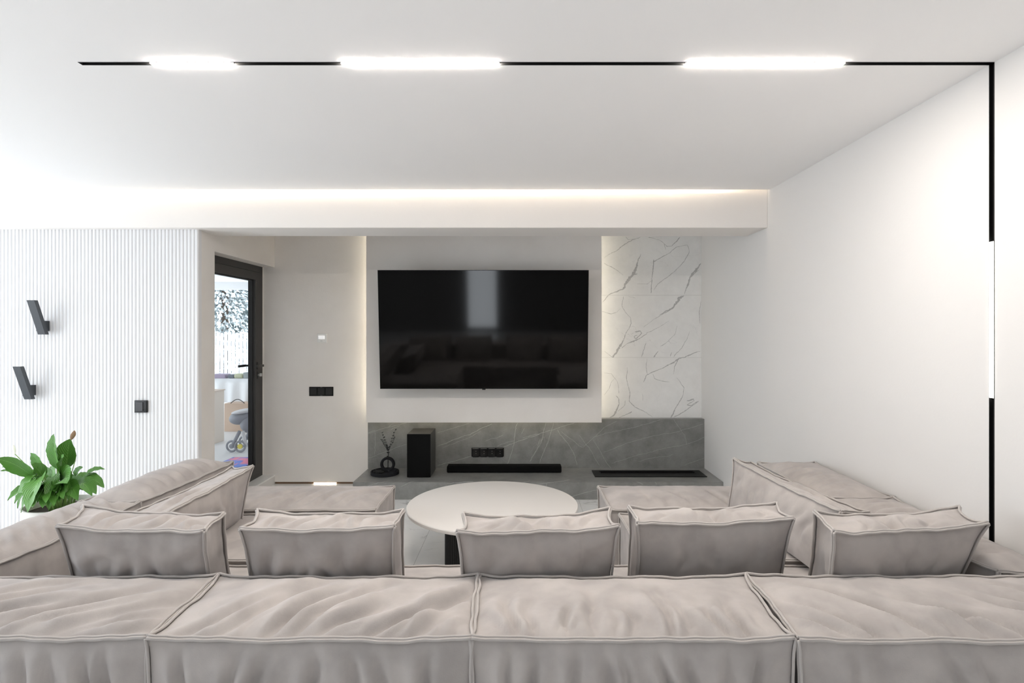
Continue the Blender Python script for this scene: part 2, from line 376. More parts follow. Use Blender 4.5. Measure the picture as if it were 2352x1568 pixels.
mv = [  # (points in metres of view, width in mm at both ends/middle)
 ([(628,190),(612,240),(600,290),(565,325),(545,360),(535,378),(500,390),(460,408),(425,447)],[3,12,26,22,22,12,8,6,4]),
 ([(610,295),(585,300),(570,320),(556,345)],[3,14,10,4]),
 ([(945,240),(925,275),(890,310),(880,345),(865,375),(858,405)],[10,20,12,18,7,5]),
 ([(935,275),(905,300),(888,320)],[3,8,3]),
 ([(856,412),(830,425),(815,455),(795,480),(760,492),(722,518)],[10,26,18,20,9,4]),
 ([(800,478),(762,500),(730,520),(690,545),(640,580)],[8,6,4,3,2]),
 ([(535,415),(525,465),(545,500),(575,530),(580,560),(555,610),(540,650),(522,680),(500,712),(478,740)],[4,4,5,4,5,6,8,20,16,18]),
 ([(480,740),(455,722),(432,705)],[5,3,2]),
 ([(595,603),(625,598),(632,610),(600,640),(590,628),(610,622)],[10,12,8,6,8,3]),
 ([(660,612),(620,640),(590,655),(560,665),(525,690)],[5,7,12,5,6]),
 ([(655,612),(720,580),(780,545)],[4,3,2]),
 ([(430,215),(460,195),(495,180),(530,150),(580,118),(625,102)],[2,3,4,7,6,3]),
 ([(545,102),(560,118),(600,112)],[4,4,2]), ([(430,240),(470,260),(510,285),(535,305)],[3,5,3,2]),
 ([(665,104),(700,110),(730,120),(765,150),(790,150),(820,120),(835,102)],[6,3,3,5,4,9,7]),
 ([(690,235),(720,215),(770,190),(820,155),(870,148),(875,180),(850,225),(810,270),(760,315),(715,350),(695,385)],[9,6,5,4,4,4,5,4,5,5,3]),
 ([(695,220),(690,270),(685,310),(680,400)],[8,10,5,7]), ([(605,350),(660,350),(690,330)],[2,3,3]),
 ([(420,495),(470,510),(500,500),(520,480)],[4,5,3,2]), ([(820,570),(800,620),(770,655),(730,680)],[2,4,3,5]),
 ([(885,600),(870,640),(840,690),(810,725),(800,738)],[2,3,4,5,6]), ([(790,712),(782,735)],[8,6]), ([(720,705),(695,738)],[4,12]),
 ([(945,705),(900,720),(860,740),(830,745),(800,765),(740,800),(690,820),(660,835),(640,870)],[4,7,9,12,12,5,6,9,5]),
 ([(660,745),(655,790),(662,830)],[3,4,4]), ([(690,825),(700,850),(740,865),(780,870)],[3,4,5,2]),
 ([(825,748),(805,790),(800,830)],[9,5,2]), ([(815,845),(840,880),(858,900),(850,940),(825,985),(800,1035),(785,1058)],[3,4,5,6,7,9,12]),
 ([(870,968),(905,960),(908,968),(870,990),(895,995),(930,970)],[10,12,4,8,6,6]), ([(935,968),(890,1005),(850,1030),(800,1055)],[4,5,8,6]),
 ([(555,790),(550,850),(560,900),(568,940),(565,970),(600,1000),(640,1020),(690,1055)],[3,5,5,7,6,6,4,2]),
 ([(495,942),(510,955),(510,985),(500,1010),(480,1045),(460,1058)],[10,7,6,14,16,5]), ([(545,965),(540,990),(505,1025)],[4,4,3]),
 ([(430,940),(460,900),(470,870),(490,850)],[2,3,3,2]), ([(580,1025),(540,1045),(510,1058)],[9,4,3]),
 ([(655,660),(640,700),(630,738)],[3,6,5]), ([(945,440),(935,500),(940,560)],[3,6,3]), ([(430,820),(470,825),(500,870),(510,930)],[2,3,3,3]),
 ([(635,930),(638,970)],[2,3]), ([(560,415),(600,425)],[2,2]), ([(750,135),(760,170)],[4,3])]
rnd = random.Random(5)
V, Fc = [], []
for pts, w in mv: ribbon(V, Fc, crop2world(pts, 1200, 500, 2.305, YM), [q*.00095 for q in w], YM-.0006, rnd, .6)
nA = len(Fc)
for z in (1.852, 1.232):
    b = len(V); V += [(.5, YM-.0006, z), (XR, YM-.0006, z), (XR, YM-.0006, z+.002), (.5, YM-.0006, z+.002)]; Fc.append((b, b+1, b+2, b+3))
nB = len(Fc)
b = len(V); V += [(x, y, z) for x in (.4, XR) for y in (YM, YM+.01) for z in (.5, 2.62)]
Fc += [tuple(b+i for i in q) for q in ((0,1,3,2),(4,6,7,5),(0,4,5,1),(2,3,7,6),(0,2,6,4),(1,5,7,3))]
o = obj('wall_marble', (V, Fc), [M['marble'], M['vein_grey'], M['vein_soft'], M['joint']]); struct(o)
ranges = 0
for i, p in enumerate(o.data.polygons): p.material_index = 1 if i < nA else (3 if i < nB else 0)

# grey stone backsplash and low plinth
con = thing('stone_console', 'low grey veined stone ledge with matching backsplash under the television', 'console', (.15, 5.3, 0))
bm = bmesh.new(); box(bm, -1.482, XR, 5.05, YB+.05, 0, .155, 0, .0015)
ledge = obj('ledge', bm, M['stone'], con)
gv5 = [[(135,200),(300,150),(450,115),(640,60)],[(135,520),(350,440),(560,365),(640,335)],[(1025,190),(1200,140),(1450,65)],
 [(1030,365),(1200,300),(1450,210),(1600,130),(1740,75)],[(1110,380),(1400,260),(1600,170)],[(1030,612),(1250,550),(1475,485)],
 [(1880,370),(2000,310),(2200,240),(2352,205)],[(1800,365),(1950,305),(2020,290)],[(2070,60),(2035,110),(2030,200),(2015,340),(1970,470),(1930,590)],
 [(2352,270),(2310,380),(2250,500),(2220,560)],[(2160,120),(2110,210)],[(230,180),(235,300),(225,470)],[(400,120),(460,70)],[(135,190),(240,155)],[(1640,300),(1800,245),(1880,215)],[(430,150),(560,90)]]
gv4 = [[(0,1165),(100,1140),(200,1105),(275,1085)],[(125,1085),(95,1190),(65,1250),(40,1290)],[(165,1085),(130,1190),(90,1300)],
 [(185,1120),(240,1190),(275,1260),(290,1310)],[(300,1150),(360,1230),(410,1310)],[(205,1130),(300,1210),(320,1215)],
 [(320,1215),(380,1160),(430,1110),(500,1075)],[(380,1160),(440,1140),(570,1115),(730,1070)],[(430,1240),(560,1190),(700,1155),(840,1125),(960,1090)],
 [(470,1300),(600,1265),(750,1220),(860,1195),(965,1160)],[(370,1170),(410,1230),(445,1290),(470,1325)],[(830,1110),(860,1150),(870,1200)],
 [(610,1290),(700,1270),(800,1250)],[(850,1310),(965,1270)],[(800,1065),(830,1110)]]
V, Fc = [], []
YG = YB-.0006
for i, pts in enumerate(gv5): ribbon(V, Fc, crop2world(pts, 820, 960, 5.6, YB), [(.0032 if i in (6, 8, 5, 3) else .0018)]*len(pts), YG, rnd, .5)
for i, pts in enumerate(gv4): ribbon(V, Fc, crop2world(pts, 1200, 500, 2.305, YB), [(.0026 if i < 4 else .0018)]*len(pts), YG, rnd, .5)
for pts in ([(0,1430),(150,1400),(250,1385)],[(200,1500),(300,1465),(395,1440)],[(600,1392),(640,1412)],[(700,1395),(712,1412)],[(60,1480),(120,1440),(130,1400)],[(-180,1440),(-60,1420),(40,1390)]):
    ribbon(V, Fc, crop2world(pts, 1200, 500, 2.305, 5.05), [.0022]*len(pts), 5.0494, rnd, .5)
for pts in ([(0,900),(180,862),(420,806)],[(560,880),(740,808)],[(1150,840),(1500,812)],[(200,930),(330,905),(480,840)]):
    ribbon(V, Fc, crop2world(pts, 820, 960, 5.6, 5.05), [.0022]*len(pts), 5.0494, rnd, .5)
nA = len(Fc); b = len(V)
V += [(x, y, z) for x in (-1.488, XR) for y in (YB, YB+.09) for z in (.155, .635)]
Fc += [tuple(b+i for i in q) for q in ((0,1,3,2),(4,6,7,5),(0,4,5,1),(2,3,7,6),(0,2,6,4),(1,5,7,3))]
o = obj('backsplash', (V, Fc), [M['stone'], M['vein_light'], M['vein_light2']], con)
for i, p in enumerate(o.data.polygons): p.material_index = 0 if i >= nA else 1

# floating plaster panel behind the television, with hidden strips
bm = bmesh.new(); box(bm, -1.464, .7795, 5.42, 5.47, .625, 2.62, 0, .001); box(bm, -1.2, .5, 5.47, YB, .9, 2.5)
pan = struct(obj('wall_panel', bm, M['plaster']))
for q in ((-1.40, -1.392, 5.475, 5.482, .7, 2.5), (.705, .713, 5.475, 5.482, .7, 2.5), (-1.35, .66, 5.478, 5.486, .72, .728)):
    c = mkbox('light_strip', M['warmled'], *q, parent=pan)

# television, tipped a little forward
tv = thing('television', 'large black flat television tilted slightly forward on the plaster panel', 'television', (-.33, 5.21, .966))
bm = bmesh.new(); ta = math.atan2(.096, 1.078); Ht = 1.082; Wt = 1.9
def tvq(bm, x0, x1, n0, n1, s0, s1, mi=0):   # local: s up the tilted face, n depth behind it
    vs = box(bm, x0, x1, n0, n1, s0, s1, mi)
    for v in vs:
        n, s = v.co.y, v.co.z
        v.co.y = 5.21 - s*math.sin(ta) + n*math.cos(ta); v.co.z = .966 + s*math.cos(ta) + n*math.sin(ta)
tvq(bm, -1.28, .62, .002, .03, 0, Ht); tvq(bm, -1.0, .34, .03, .06, .15, .9)
obj('housing', bm, M['black'], tv)
bm = bmesh.new(); tvq(bm, -1.276, .616, 0, .0025, .008, Ht-.004); obj('screen', bm, M['screen'], tv)
bm = bmesh.new(); tvq(bm, -.345, -.315, 0, .02, -.008, 0); obj('sensor', bm, M['black'], tv)
bm = bmesh.new(); box(bm, -.6, -.1, 5.26, 5.4195, 1.2, 1.7); obj('wall_bracket', bm, M['black'], tv)

# soundbar
sb = thing('soundbar', 'long low black soundbar lying on the stone ledge', 'soundbar', (-.148, 5.43, .155))
mkbox('body', M['blackmatte'], -.691, .395, 5.376, 5.49, .157, .218, sb, .012)
mkbox('foot', M['black'], -.6, -.5, 5.40, 5.47, .155, .158, sb); mkbox('foot', M['black'], .2, .3, 5.40, 5.47, .155, .158, sb)
# subwoofer
sw = thing('subwoofer', 'tall black box subwoofer standing on the stone ledge beside the vase', 'speaker', (-.925, 5.36, .155))
mkbox('cabinet', mat('subwoofer_vinyl', (.008, .0075, .007), .33, Specular_IOR_Level=.6), -1.033, -.816, 5.203, 5.51, .158, .555, sw, .005)
mkbox('front_grille', M['blackmatte'], -1.031, -.818, 5.199, 5.204, .162, .552, sw, .002)
mkbox('foot', M['black'], -1.02, -.83, 5.22, 5.5, .155, .159, sw)
# power strip socket plate on the backsplash
so = thing('wall_socket', 'four-gang black power socket in the stone backsplash above the soundbar', 'socket', (-.315, YB, .31))
mkbox('plate', M['black'], -.472, -.157, YB-.008, YB-.0005, .269, .356, so, .002)
for i in range(4):
    xc = -.472+.0395+i*.0787
    bm = bmesh.new(); box(bm, xc-.031, xc+.031, YB-.0115, YB-.007, .268-.003, .349, 0, .002)
    g_ = obj('outlet', bm, M['gloss'], so)
    bm = bmesh.new()
    for dz in (-.011, .011): cyl(bm, (xc+.004, YB-.0135, .312+dz), .0028, .003, 10, 'y')
    obj('pin_hole', bm, M['pin'], g_)
# bio fireplace insert
fp = thing('fireplace_burner', 'long flat black burner tray sunk in the right end of the stone ledge', 'fireplace', (1.205, 5.34, .155))
bm = bmesh.new()
X0, X1, Y0, Y1 = .69, 1.72, 5.222, 5.462; i0, i1, j0, j1 = .755, 1.655, 5.335, 5.435
for q in ((X0, X1, Y0, j0), (X0, X1, j1, Y1), (X0, i0, j0, j1), (i1, X1, j0, j1)): box(bm, *q, .155, .1615)
obj('tray', bm, M['black'], fp)
mkbox('burner_bed', M['rail'], i0, i1, j0, j1, .1552, .157, fp)
bm = bmesh.new(); box(bm, i0+.01, i1-.01, j0+.036, j0+.04, .157, .166); box(bm, i0+.01, i1-.01, j1-.02, j1-.016, .157, .166); obj('burner_slot', bm, M['black'], fp)
mkbox('badge', M['pin'], 1.19, 1.20, 5.262, 5.266, .1616, .1622, fp)

# decor: tray, ring vase, branches, cup, pebbles
TX, TY, TZ = -1.266, 5.335, .155
bm = bmesh.new(); lathe(bm, (TX, TY, TZ), [(0, 0), (.125, 0), (.131, .004), (.131, .030), (.127, .033), (.118, .033), (.115, .022), (0, .022)], 64)
o = obj('round_tray', bm, M['decor'], None, True); tag(o, 'round charcoal tray on the stone ledge holding a ring vase', 'tray')
o.modifiers.new('e', 'EDGE_SPLIT').split_angle = .6
zt = TZ+.0225
v = thing('ring_vase', 'charcoal ring shaped vase standing on the round tray', 'vase', (TX+.022, TY+.02, zt))
bm = bmesh.new(); rc = .056; zc = zt+rc+.011
n, k = 56, 14; ring = []
for i in range(n):
    a = 2*math.pi*i/n; cx, cz = math.cos(a), math.sin(a); ro = []
    for j in range(k):
        b = 2*math.pi*j/k; rr = rc+.0125*math.copysign(abs(math.cos(b))**.6, math.cos(b)); yy = .021*math.copysign(abs(math.sin(b))**.6, math.sin(b))
        ro.append(bm.verts.new((TX+.022+rr*cx, TY+.02+yy, zc+rr*cz)))
    ring.append(ro)
for i in range(n):
    for j in range(k): bm.faces.new((ring[i][j], ring[i][(j+1) % k], ring[(i+1) % n][(j+1) % k], ring[(i+1) % n][j]))
obj('ring', bm, M['decor'], v, True)
bm = bmesh.new(); cyl(bm, (TX+.022, TY+.02, zc+rc+.008), .009, .012, 16); obj('neck', bm, M['decor'], v)
bm = bmesh.new(); lathe(bm, (TX+.078, TY-.035, zt), [(0, 0), (.036, 0), (.038, .003), (.038, .022), (.034, .022), (.033, .012), (0, .012)], 32)
o = obj('candle_cup', bm, M['decor'], None, True); tag(o, 'small low charcoal cup on the round tray beside the ring vase', 'cup')
o.modifiers.new('e', 'EDGE_SPLIT').split_angle = .6
br = thing('dried_branch', 'dark dried leafy branch standing in the ring vase', 'branch', (TX+.022, TY+.02, zc))
zb = zc-rc+.014; bx = TX+.024; by = TY+.02
tips = [(876, 996, .03), (908, 988, -.01), (905, 1006, .02), (878, 1010, -.03), (886, 1022, .0)]
V, Fc = [], []; Vl, Fl = [], []
rr_ = random.Random(3)
def leafblob(p, dr, s):
    """small cupped leaf"""
    dr = Vector(dr).normalized(); sd = dr.cross(Vector((rr_.uniform(-1,1), rr_.uniform(-1,1), .3))).normalized(); nn = dr.cross(sd)
    b = len(Vl); P_ = [Vector(p), Vector(p)+dr*s*.5+sd*s*.3, Vector(p)+dr*s, Vector(p)+dr*s*.5-sd*s*.3, Vector(p)+dr*s*.5+nn*s*.14, Vector(p)+dr*s*.5-nn*s*.1]
    for q in P_: Vl.append(tuple(q))
    for q in ((0,1,4),(1,2,4),(2,3,4),(3,0,4),(1,0,5),(2,1,5),(3,2,5),(0,3,5)): Fl.append(tuple(b+i for i in q))
for tx, ty, dy in tips:
    T = aty(tx, ty, by); T = Vector((T[0], by+dy, T[2])); B0 = Vector((bx, by, zb)); Mid = Vector((bx+.004, by, zc+rc+.07))
    pts = []
    for i in range(15):
        t = i/14; p = B0.lerp(Mid, min(1, t*2)) if t < .5 else Mid.lerp(T, (t-.5)*2)
        p = p+Vector((math.sin(t*9+tx)*.003, math.cos(t*7)*.003, 0)); pts.append(tuple(p))
    tube_np(pts, [.0018-.001*i/14 for i in range(15)], 5, V, Fc)
    for i in range(6, 15):
        for s_ in (-1, 1):
            if rr_.random() < .9: leafblob(pts[i], (s_*.7+rr_.uniform(-.2,.2), rr_.uniform(-.5,.5), 1), rr_.uniform(.014, .021))
obj('stem', (V, Fc), M['branch'], br, True); obj('leaves', (Vl, Fl), M['branch'], br)
spots = [(-.085,-.045),(-.06,-.06),(-.035,-.065),(-.095,-.02),(-.07,-.03),(-.045,-.038),(-.02,-.05),(-.08,0),(-.055,-.01),(-.03,-.015),(-.09,.022),(-.065,.02),(-.04,.012),(-.01,-.03)]
pb = None
for i, (dx, dy) in enumerate(spots):
    if pb is None:
        bm = bmesh.new(); bmesh.ops.create_icosphere(bm, subdivisions=2, radius=1)
        for q in bm.verts: q.co *= 1+.08*math.sin(q.co.x*4+q.co.y*3)
        pb = obj('pebble', bm, M['branch'], None, True); c = pb
        tag(c, 'small dark rounded pebble lying on the left half of the round tray', 'pebble', 'pebbles on the round tray')
    else: c = pb.copy(); COL.objects.link(c)
    s_ = .0105+.003*rr_.random(); c.scale = (s_*1.25, s_, s_*.75); c.rotation_euler = (0, 0, rr_.uniform(0, 3)); c.location = (TX+dx, TY+dy, zt+s_*.72)

# wall plates on the far wall
th = thing('thermostat', 'small square white motion sensor high on the beige far wall', 'wall sensor', (-1.93, YB, 1.43))
mkbox('cover', M['whiteplastic'], -1.979, -1.886, YB-.014, YB, 1.382, 1.472, th, .004)
mkbox('lens', emis('sensor_lens', (1, 1, 1), .15), -1.968, -1.906, YB-.024, YB-.012, 1.418, 1.452, th, .006)
mkbox('badge', M['pin'], -1.948, -1.928, YB-.0145, YB-.013, 1.398, 1.401, th)
sw3 = thing('wall_switch', 'wide three-gang black switch plate on the beige far wall', 'switch', (-1.94, YB, .906))
mkbox('plate', M['black'], -2.06, -1.825, YB-.008, YB, .862, .951, sw3, .001)
for i in range(3):
    xc = -2.06+.04+i*.0775
    k_ = mkbox('rocker', M['gloss'] if i == 1 else M['button'], xc-.031, xc+.031, YB-.0115, YB-.007, .874, .939, sw3, .002)
    k_.data.materials[0] = mat('switch_black', (.014, .014, .014), .45)
mkbox('clip', M['button'], -1.95, -1.932, YB-.0125, YB-.008, .943, .95, sw3); mkbox('clip', M['button'], -1.95, -1.932, YB-.0125, YB-.008, .863, .87, sw3)
s1 = thing('wall_switch', 'single square glossy black switch on the white fluted wall', 'switch', (-2.8, 4.213, .938))
mkbox('plate', M['gloss'], -2.847, -2.752, 4.199, 4.213, .892, .983, s1, .004)
mkbox('rocker', M['button'], -2.832, -2.781, 4.194, 4.2, .905, .970, s1, .002)
# sconces
def sconce(xc, zb, label):
    o = thing('wall_sconce', label, 'wall lamp', (xc, 4.213, zb+.06), 'wall sconces on the fluted wall')
    bm = bmesh.new(); w = .027; yb, yt = 4.150, 4.054; z1 = zb+.245; t = .032
    vs = box(bm, xc-w, xc+w, 0, 1, 0, 1)
    for v_ in vs:
        fy, fz = v_.co.y, v_.co.z
        v_.co.y = (yb if fz < .5 else yt)+t*fy; v_.co.z = zb if fz < .5 else z1
    obj('lamp_body', bm, M['sconce'], o)
    mkbox('mount', M['sconce'], xc-.04, xc+.006, 4.15, 4.214, zb+.025, zb+.10, o, .001)
    mkbox('lens', M['whiteplastic'], xc-w+.006, xc+w-.006, yt+.006, yt+t-.006, z1, z1+.001, o)
sconce(-3.489, 1.469, 'upper of two slanted anthracite sconces on the fluted wall')
sconce(-3.589, .996, 'lower of two slanted anthracite sconces on the fluted wall')

# ================================================================== ROUND TABLE
tb = thing('coffee_table', 'large round white coffee table on a black ribbed pedestal in front of the television', 'table', (-.175, 3.68, 0))
TR = .55
bm = bmesh.new(); lathe(bm, (-.175, 3.68, 0), [(0, .352), (TR-.012, .352), (TR-.002, .356), (TR, .362), (TR, .374), (TR-.003, .379), (TR-.006, .38), (0, .38)], 128)
tt = obj('tabletop', bm, M['tabletop'], tb, True); tt.modifiers.new('e', 'EDGE_SPLIT').split_angle = .5
V, Fc = [], []; nr = 90; m_ = nr*6
for z in (0, .352):
    for i in range(m_):
        a = 2*math.pi*i/m_; r = .30+.008*abs(math.sin(a*nr/2))
        V.append((-.175+r*math.cos(a), 3.68+r*math.sin(a), z))
for i in range(m_): Fc.append((i, (i+1) % m_, m_+(i+1) % m_, m_+i))
Fc.append(tuple(range(m_))[::-1]); Fc.append(tuple(range(m_, 2*m_)))
obj('pedestal', (V, Fc), M['black'], tb)

# ================================================================== SOFA
def noise1(s, rs, scale):
    o = np.zeros_like(s)
    for k in range(4): o += np.sin(s/scale*(1+.9*k)*2*math.pi+rs.uniform(0, 6.28))*rs.uniform(.4, 1)/(1+.6*k)
    return o/2
FACES = {'top': ((0,0,1),(1,0,1),(0,1,1),(1,1,1)), 'bottom': ((0,0,0),(1,0,0),(0,1,0),(1,1,0)),
         'near': ((0,0,0),(1,0,0),(0,0,1),(1,0,1)), 'far': ((0,1,0),(1,1,0),(0,1,1),(1,1,1)),
         'left': ((0,0,0),(0,1,0),(0,0,1),(0,1,1)), 'right': ((1,0,0),(1,1,0),(1,0,1),(1,1,1))}
def soft(name, C, parent=None, seed=1, bulge=None, sag=.006, ear=.006, wig=.0015, step=.012, folds=None, nf=None, pip_r=.0038, pucker=.0022, piped=True, skip=()):
    """upholstered block: C maps (i,j,k) -> corner; faces are puffed between seamed edges"""
    rs = np.random.RandomState(seed); C = {k: np.array(v, float) for k, v in C.items()}
    ctr = sum(C.values())/8; B = dict(top=.035, bottom=0, near=.02, far=.02, left=.012, right=.012); B.update(bulge or {})
    cache = {}
    def edge(a, b, n):
        key = (a, b) if a < b else (b, a); A_, B_ = C[key[0]], C[key[1]]
        if key not in cache: cache[key] = rs.uniform(0, 6.28, 12)
        ph = cache[key]; t = np.linspace(0, 1, n); Ln = np.linalg.norm(B_-A_); T = (B_-A_)/Ln
        mid = (A_+B_)/2; inn = ctr-mid; inn = inn-T*inn.dot(T); inn /= np.linalg.norm(inn)+1e-9; sd = np.cross(T, inn)
        flat = (.45 if a[2] != b[2] else 1.0) if (a[2] or b[2]) else .15
        P_ = A_+np.outer(t, B_-A_)+np.outer(4*t*(1-t), inn)*sag*flat
        env = np.minimum(1, np.minimum(t, 1-t)*Ln/.04)
        s = t*Ln
        w1 = sum(np.sin(s*f+ph[k])*a_ for k, (f, a_) in enumerate(((21, 1), (43, .6), (77, .35))))
        w2 = sum(np.sin(s*f+ph[k+4])*a_ for k, (f, a_) in enumerate(((17, 1), (39, .7), (83, .4))))
        P_ += np.outer(w1*env*wig*flat, inn)+np.outer(w2*env*wig*flat, sd)
        for e_, c_ in ((t*Ln, A_), ((1-t)*Ln, B_)):
            od = (c_-ctr); od /= np.linalg.norm(od); od = od*np.array([1, 1, 1.3])
            if c_[2] > ctr[2]: P_ += np.outer(ear*np.exp(-e_/.028), od)
        return P_ if key == (a, b) else P_[::-1]
    V, Fc = [], []
    for fn, (a, b, c, d) in FACES.items():
        if fn in skip: continue
        W_ = max(np.linalg.norm(C[b]-C[a]), np.linalg.norm(C[d]-C[c])); H_ = max(np.linalg.norm(C[c]-C[a]), np.linalg.norm(C[d]-C[b]))
        st = step if fn != 'bottom' else .2
        nu, nv = max(6, int(W_/st)), max(6, int(H_/st))
        if fn == 'bottom': nu, nv = 40, 20
        c0, c1 = edge(a, b, nu), edge(c, d, nu); e0, e1 = edge(a, c, nv), edge(b, d, nv)
        u = np.linspace(0, 1, nu)[None, :, None]; v = np.linspace(0, 1, nv)[:, None, None]
        Sf = (1-v)*c0[None]+v*c1[None]+(1-u)*e0[:, None]+u*e1[:, None]-((1-u)*(1-v)*c0[0]+u*(1-v)*c0[-1]+(1-u)*v*c1[0]+u*v*c1[-1])
        nrm = np.cross(C[b]-C[a], C[c]-C[a]); nrm /= np.linalg.norm(nrm); fc = (C[a]+C[b]+C[c]+C[d])/4
        if nrm.dot(fc-ctr) < 0: nrm = -nrm
        U, Vv = np.meshgrid(np.linspace(0, 1, nu), np.linspace(0, 1, nv)); su, sv = U*W_, Vv*H_
        du = np.minimum(su, W_-su); dv = np.minimum(sv, H_-sv)
        q = lambda x: 1-np.exp(-x/.030)
        g = q(du)*q(dv)*(.45+.55*(np.clip(4*U*(1-U), 0, 1)**.5)*(np.clip(4*Vv*(1-Vv), 0, 1)**.5))
        D = B[fn]*g
        mask = (1-np.exp(-np.minimum(du, dv)/.012))
        # puckers along the seams
        if B[fn] > 0 and pucker:
            for dist, s in ((dv*1.0, su), (du*1.0, sv)):
                D += pucker*noise1(s+dist*.35*rs.uniform(-1, 1), rs, .16)*np.exp(-dist/.07)*mask*1.2
            D += .003*noise1(su*.8+sv*.6, rs, .35)*mask*noise1(sv-su*.3, rs, .3)
        for (x0, y0, x1, y1, w, amp) in (folds or {}).get(fn, []):
            ax, ay, bx_, by_ = x0*W_, y0*H_, x1*W_, y1*H_; Ln = math.hypot(bx_-ax, by_-ay); tx, ty = (bx_-ax)/Ln, (by_-ay)/Ln
            al = ((su-ax)*tx+(sv-ay)*ty)/Ln; pe = (su-ax)*(-ty)+(sv-ay)*tx
            pe = pe+.012*np.sin(al*5+seed+x0*9)
            tp = np.clip(1-((al-.42)/.62)**2, 0, 1)**1.0
            ww = w*(.7+.8*np.clip(al, 0, 1))
            D += 3.0*amp*tp*mask*(-np.exp(-(pe/ww)**2)+.55*np.exp(-((pe-2.0*ww)/(1.5*ww))**2)+.25*np.exp(-((pe+2.4*ww)/(1.8*ww))**2))
        Sf = Sf+D[:, :, None]*nrm
        b0 = len(V); V += [tuple(x) for x in Sf.reshape(-1, 3)]
        fl = nrm.dot(np.cross(C[b]-C[a], C[c]-C[a])) > 0
        for j in range(nv-1):
            for i in range(nu-1):
                q4 = (b0+j*nu+i, b0+j*nu+i+1, b0+(j+1)*nu+i+1, b0+(j+1)*nu+i); Fc.append(q4 if fl else q4[::-1])
    body = obj(name, (V, Fc), M['fabric'], parent, True)
    if piped:
        V, Fc = [], []; ks = list(C)
        for a in ks:
            for b in ks:
                if a < b and sum(abs(x-y) for x, y in zip(a, b)) == 1:
                    if a[2] == 0 and b[2] == 0: continue
                    Ln = np.linalg.norm(C[b]-C[a]); n = max(6, int(Ln/(.010 if step < .011 else .016))); E = edge(a, b, n)
                    mid = (C[a]+C[b])/2-ctr; T = (C[b]-C[a])/Ln; od = mid-T*mid.dot(T); od /= np.linalg.norm(od); sd = np.cross(T, od)
                    for sg in (-1, 1): tube_np(E+od*pip_r*1.2+sd*sg*pip_r*.9, pip_r, 7, V, Fc)
        obj('piping', (V, Fc), M['piping'], body, True)
    return body
def bx(x0, x1, y0, y1, z0, z1, z1f=None):
    return {(i, j, k): ((x0, x1)[i], (y0, y1)[j], (z0, z1)[k]) for i in (0, 1) for j in (0, 1) for k in (0, 1)}
def fan(seed, n, xr, slant, y0=.02, ln=(.3, .8), w=(.011, .02), a=(.004, .008)):
    r = random.Random(seed); o = []
    for i in range(n):
        x = xr[0]+(xr[1]-xr[0])*(i+.5+r.uniform(-.3, .3))/n; l_ = r.uniform(*ln)
        o.append((x, y0+r.uniform(-.01, .05), x+slant*l_*r.uniform(.7, 1.2), min(.97, y0+l_), r.uniform(*w), r.uniform(*a)))
    return o
ZB = .688
def backC(x0n, x1n, x0f, x1f, yn, yf, z=ZB, z0=.02, zfar=None):
    C = bx(x0n, x1n, yn, yf, z0, z); 
    for k, zz in ((0, z0), (1, z)):
        C[(0, 1, k)] = (x0f, yf, zz); C[(1, 1, k)] = (x1f, yf, zz)
    return C
G = 'modules of the grey sectional sofa'
NB = dict(step=.0085, sag=.004, ear=.009, wig=.0019, pip_r=.0042)
y0, y1 = 1.478, 1.852
# four modules across the front of the view
m1 = thing('sofa_module', 'corner sofa module closest to the plant, its back running off the left edge', 'sofa module', (-1.5, 1.8, 0), G)
soft('backrest', backC(-2.07, -.974, -2.07, -.992, y0+.005, y1), m1, 11, dict(top=.042, near=.032, far=.012, left=.004, right=.004),
     folds={'top': fan(1, 9, (.28, .95), .55, ln=(.45, .95))+fan(101, 14, (.03, .97), 0.45, y0=.0, ln=(.12, .4), w=(.005, .009), a=(.0012, .0026))+[(.35,.95,.30,.5,.015,.004)], 'near': fan(2, 8, (.4, .95), .03, .66, (.31, .40), (.009, .014), (.006, .011))}, **NB)
m2 = thing('sofa_module', 'sofa module left of centre in the near row, long diagonal creases across its top', 'sofa module', (-.55, 1.8, 0), G)
soft('backrest', backC(-.958, -.130, -.972, -.140, y0, y1), m2, 12, dict(top=.042, near=.030, far=.012, left=.004, right=.004),
     folds={'top': fan(3, 7, (.04, .85), .42, ln=(.4, .95), a=(.005, .009))+fan(103, 14, (.03, .97), 0.35, y0=.0, ln=(.12, .4), w=(.005, .009), a=(.0012, .0026)), 'near': fan(4, 7, (.05, .9), .04, .66, (.31, .40), (.009, .014), (.006, .011))}, **NB)
m3 = thing('sofa_module', 'sofa module right of centre in the near row, short upright puckers on its top', 'sofa module', (.3, 1.8, 0), G)
soft('backrest', backC(-.119, .704, -.130, .727, y0, y1), m3, 13, dict(top=.041, near=.028, far=.012, left=.004, right=.004),
     folds={'top': fan(5, 9, (.06, .95), -.03, ln=(.25, .65), w=(.009, .016), a=(.005, .008))+fan(105, 14, (.03, .97), -0.05, y0=.0, ln=(.12, .4), w=(.005, .009), a=(.0012, .0026)), 'near': fan(6, 9, (.05, .95), -.03, .66, (.31, .40), (.008, .014), (.005, .009))}, **NB)
m4 = thing('sofa_module', 'corner sofa module closest to the right wall, creases fanning across its top', 'sofa module', (1.3, 1.8, 0), G)
soft('backrest', backC(.728, 1.79, .748, 1.79, y0-.006, y1+.006), m4, 14, dict(top=.040, near=.022, far=.012, right=.004, left=.004),
     folds={'top': fan(7, 9, (.08, 1.1), -.42, ln=(.3, .95), a=(.004, .008))+fan(107, 14, (.03, .97), -0.35, y0=.0, ln=(.12, .4), w=(.005, .009), a=(.0012, .0026)), 'near': fan(8, 5, (.1, .9), -.1, .66, (.31, .40), (.010, .016), (.004, .007))}, **NB)
ZS = .49
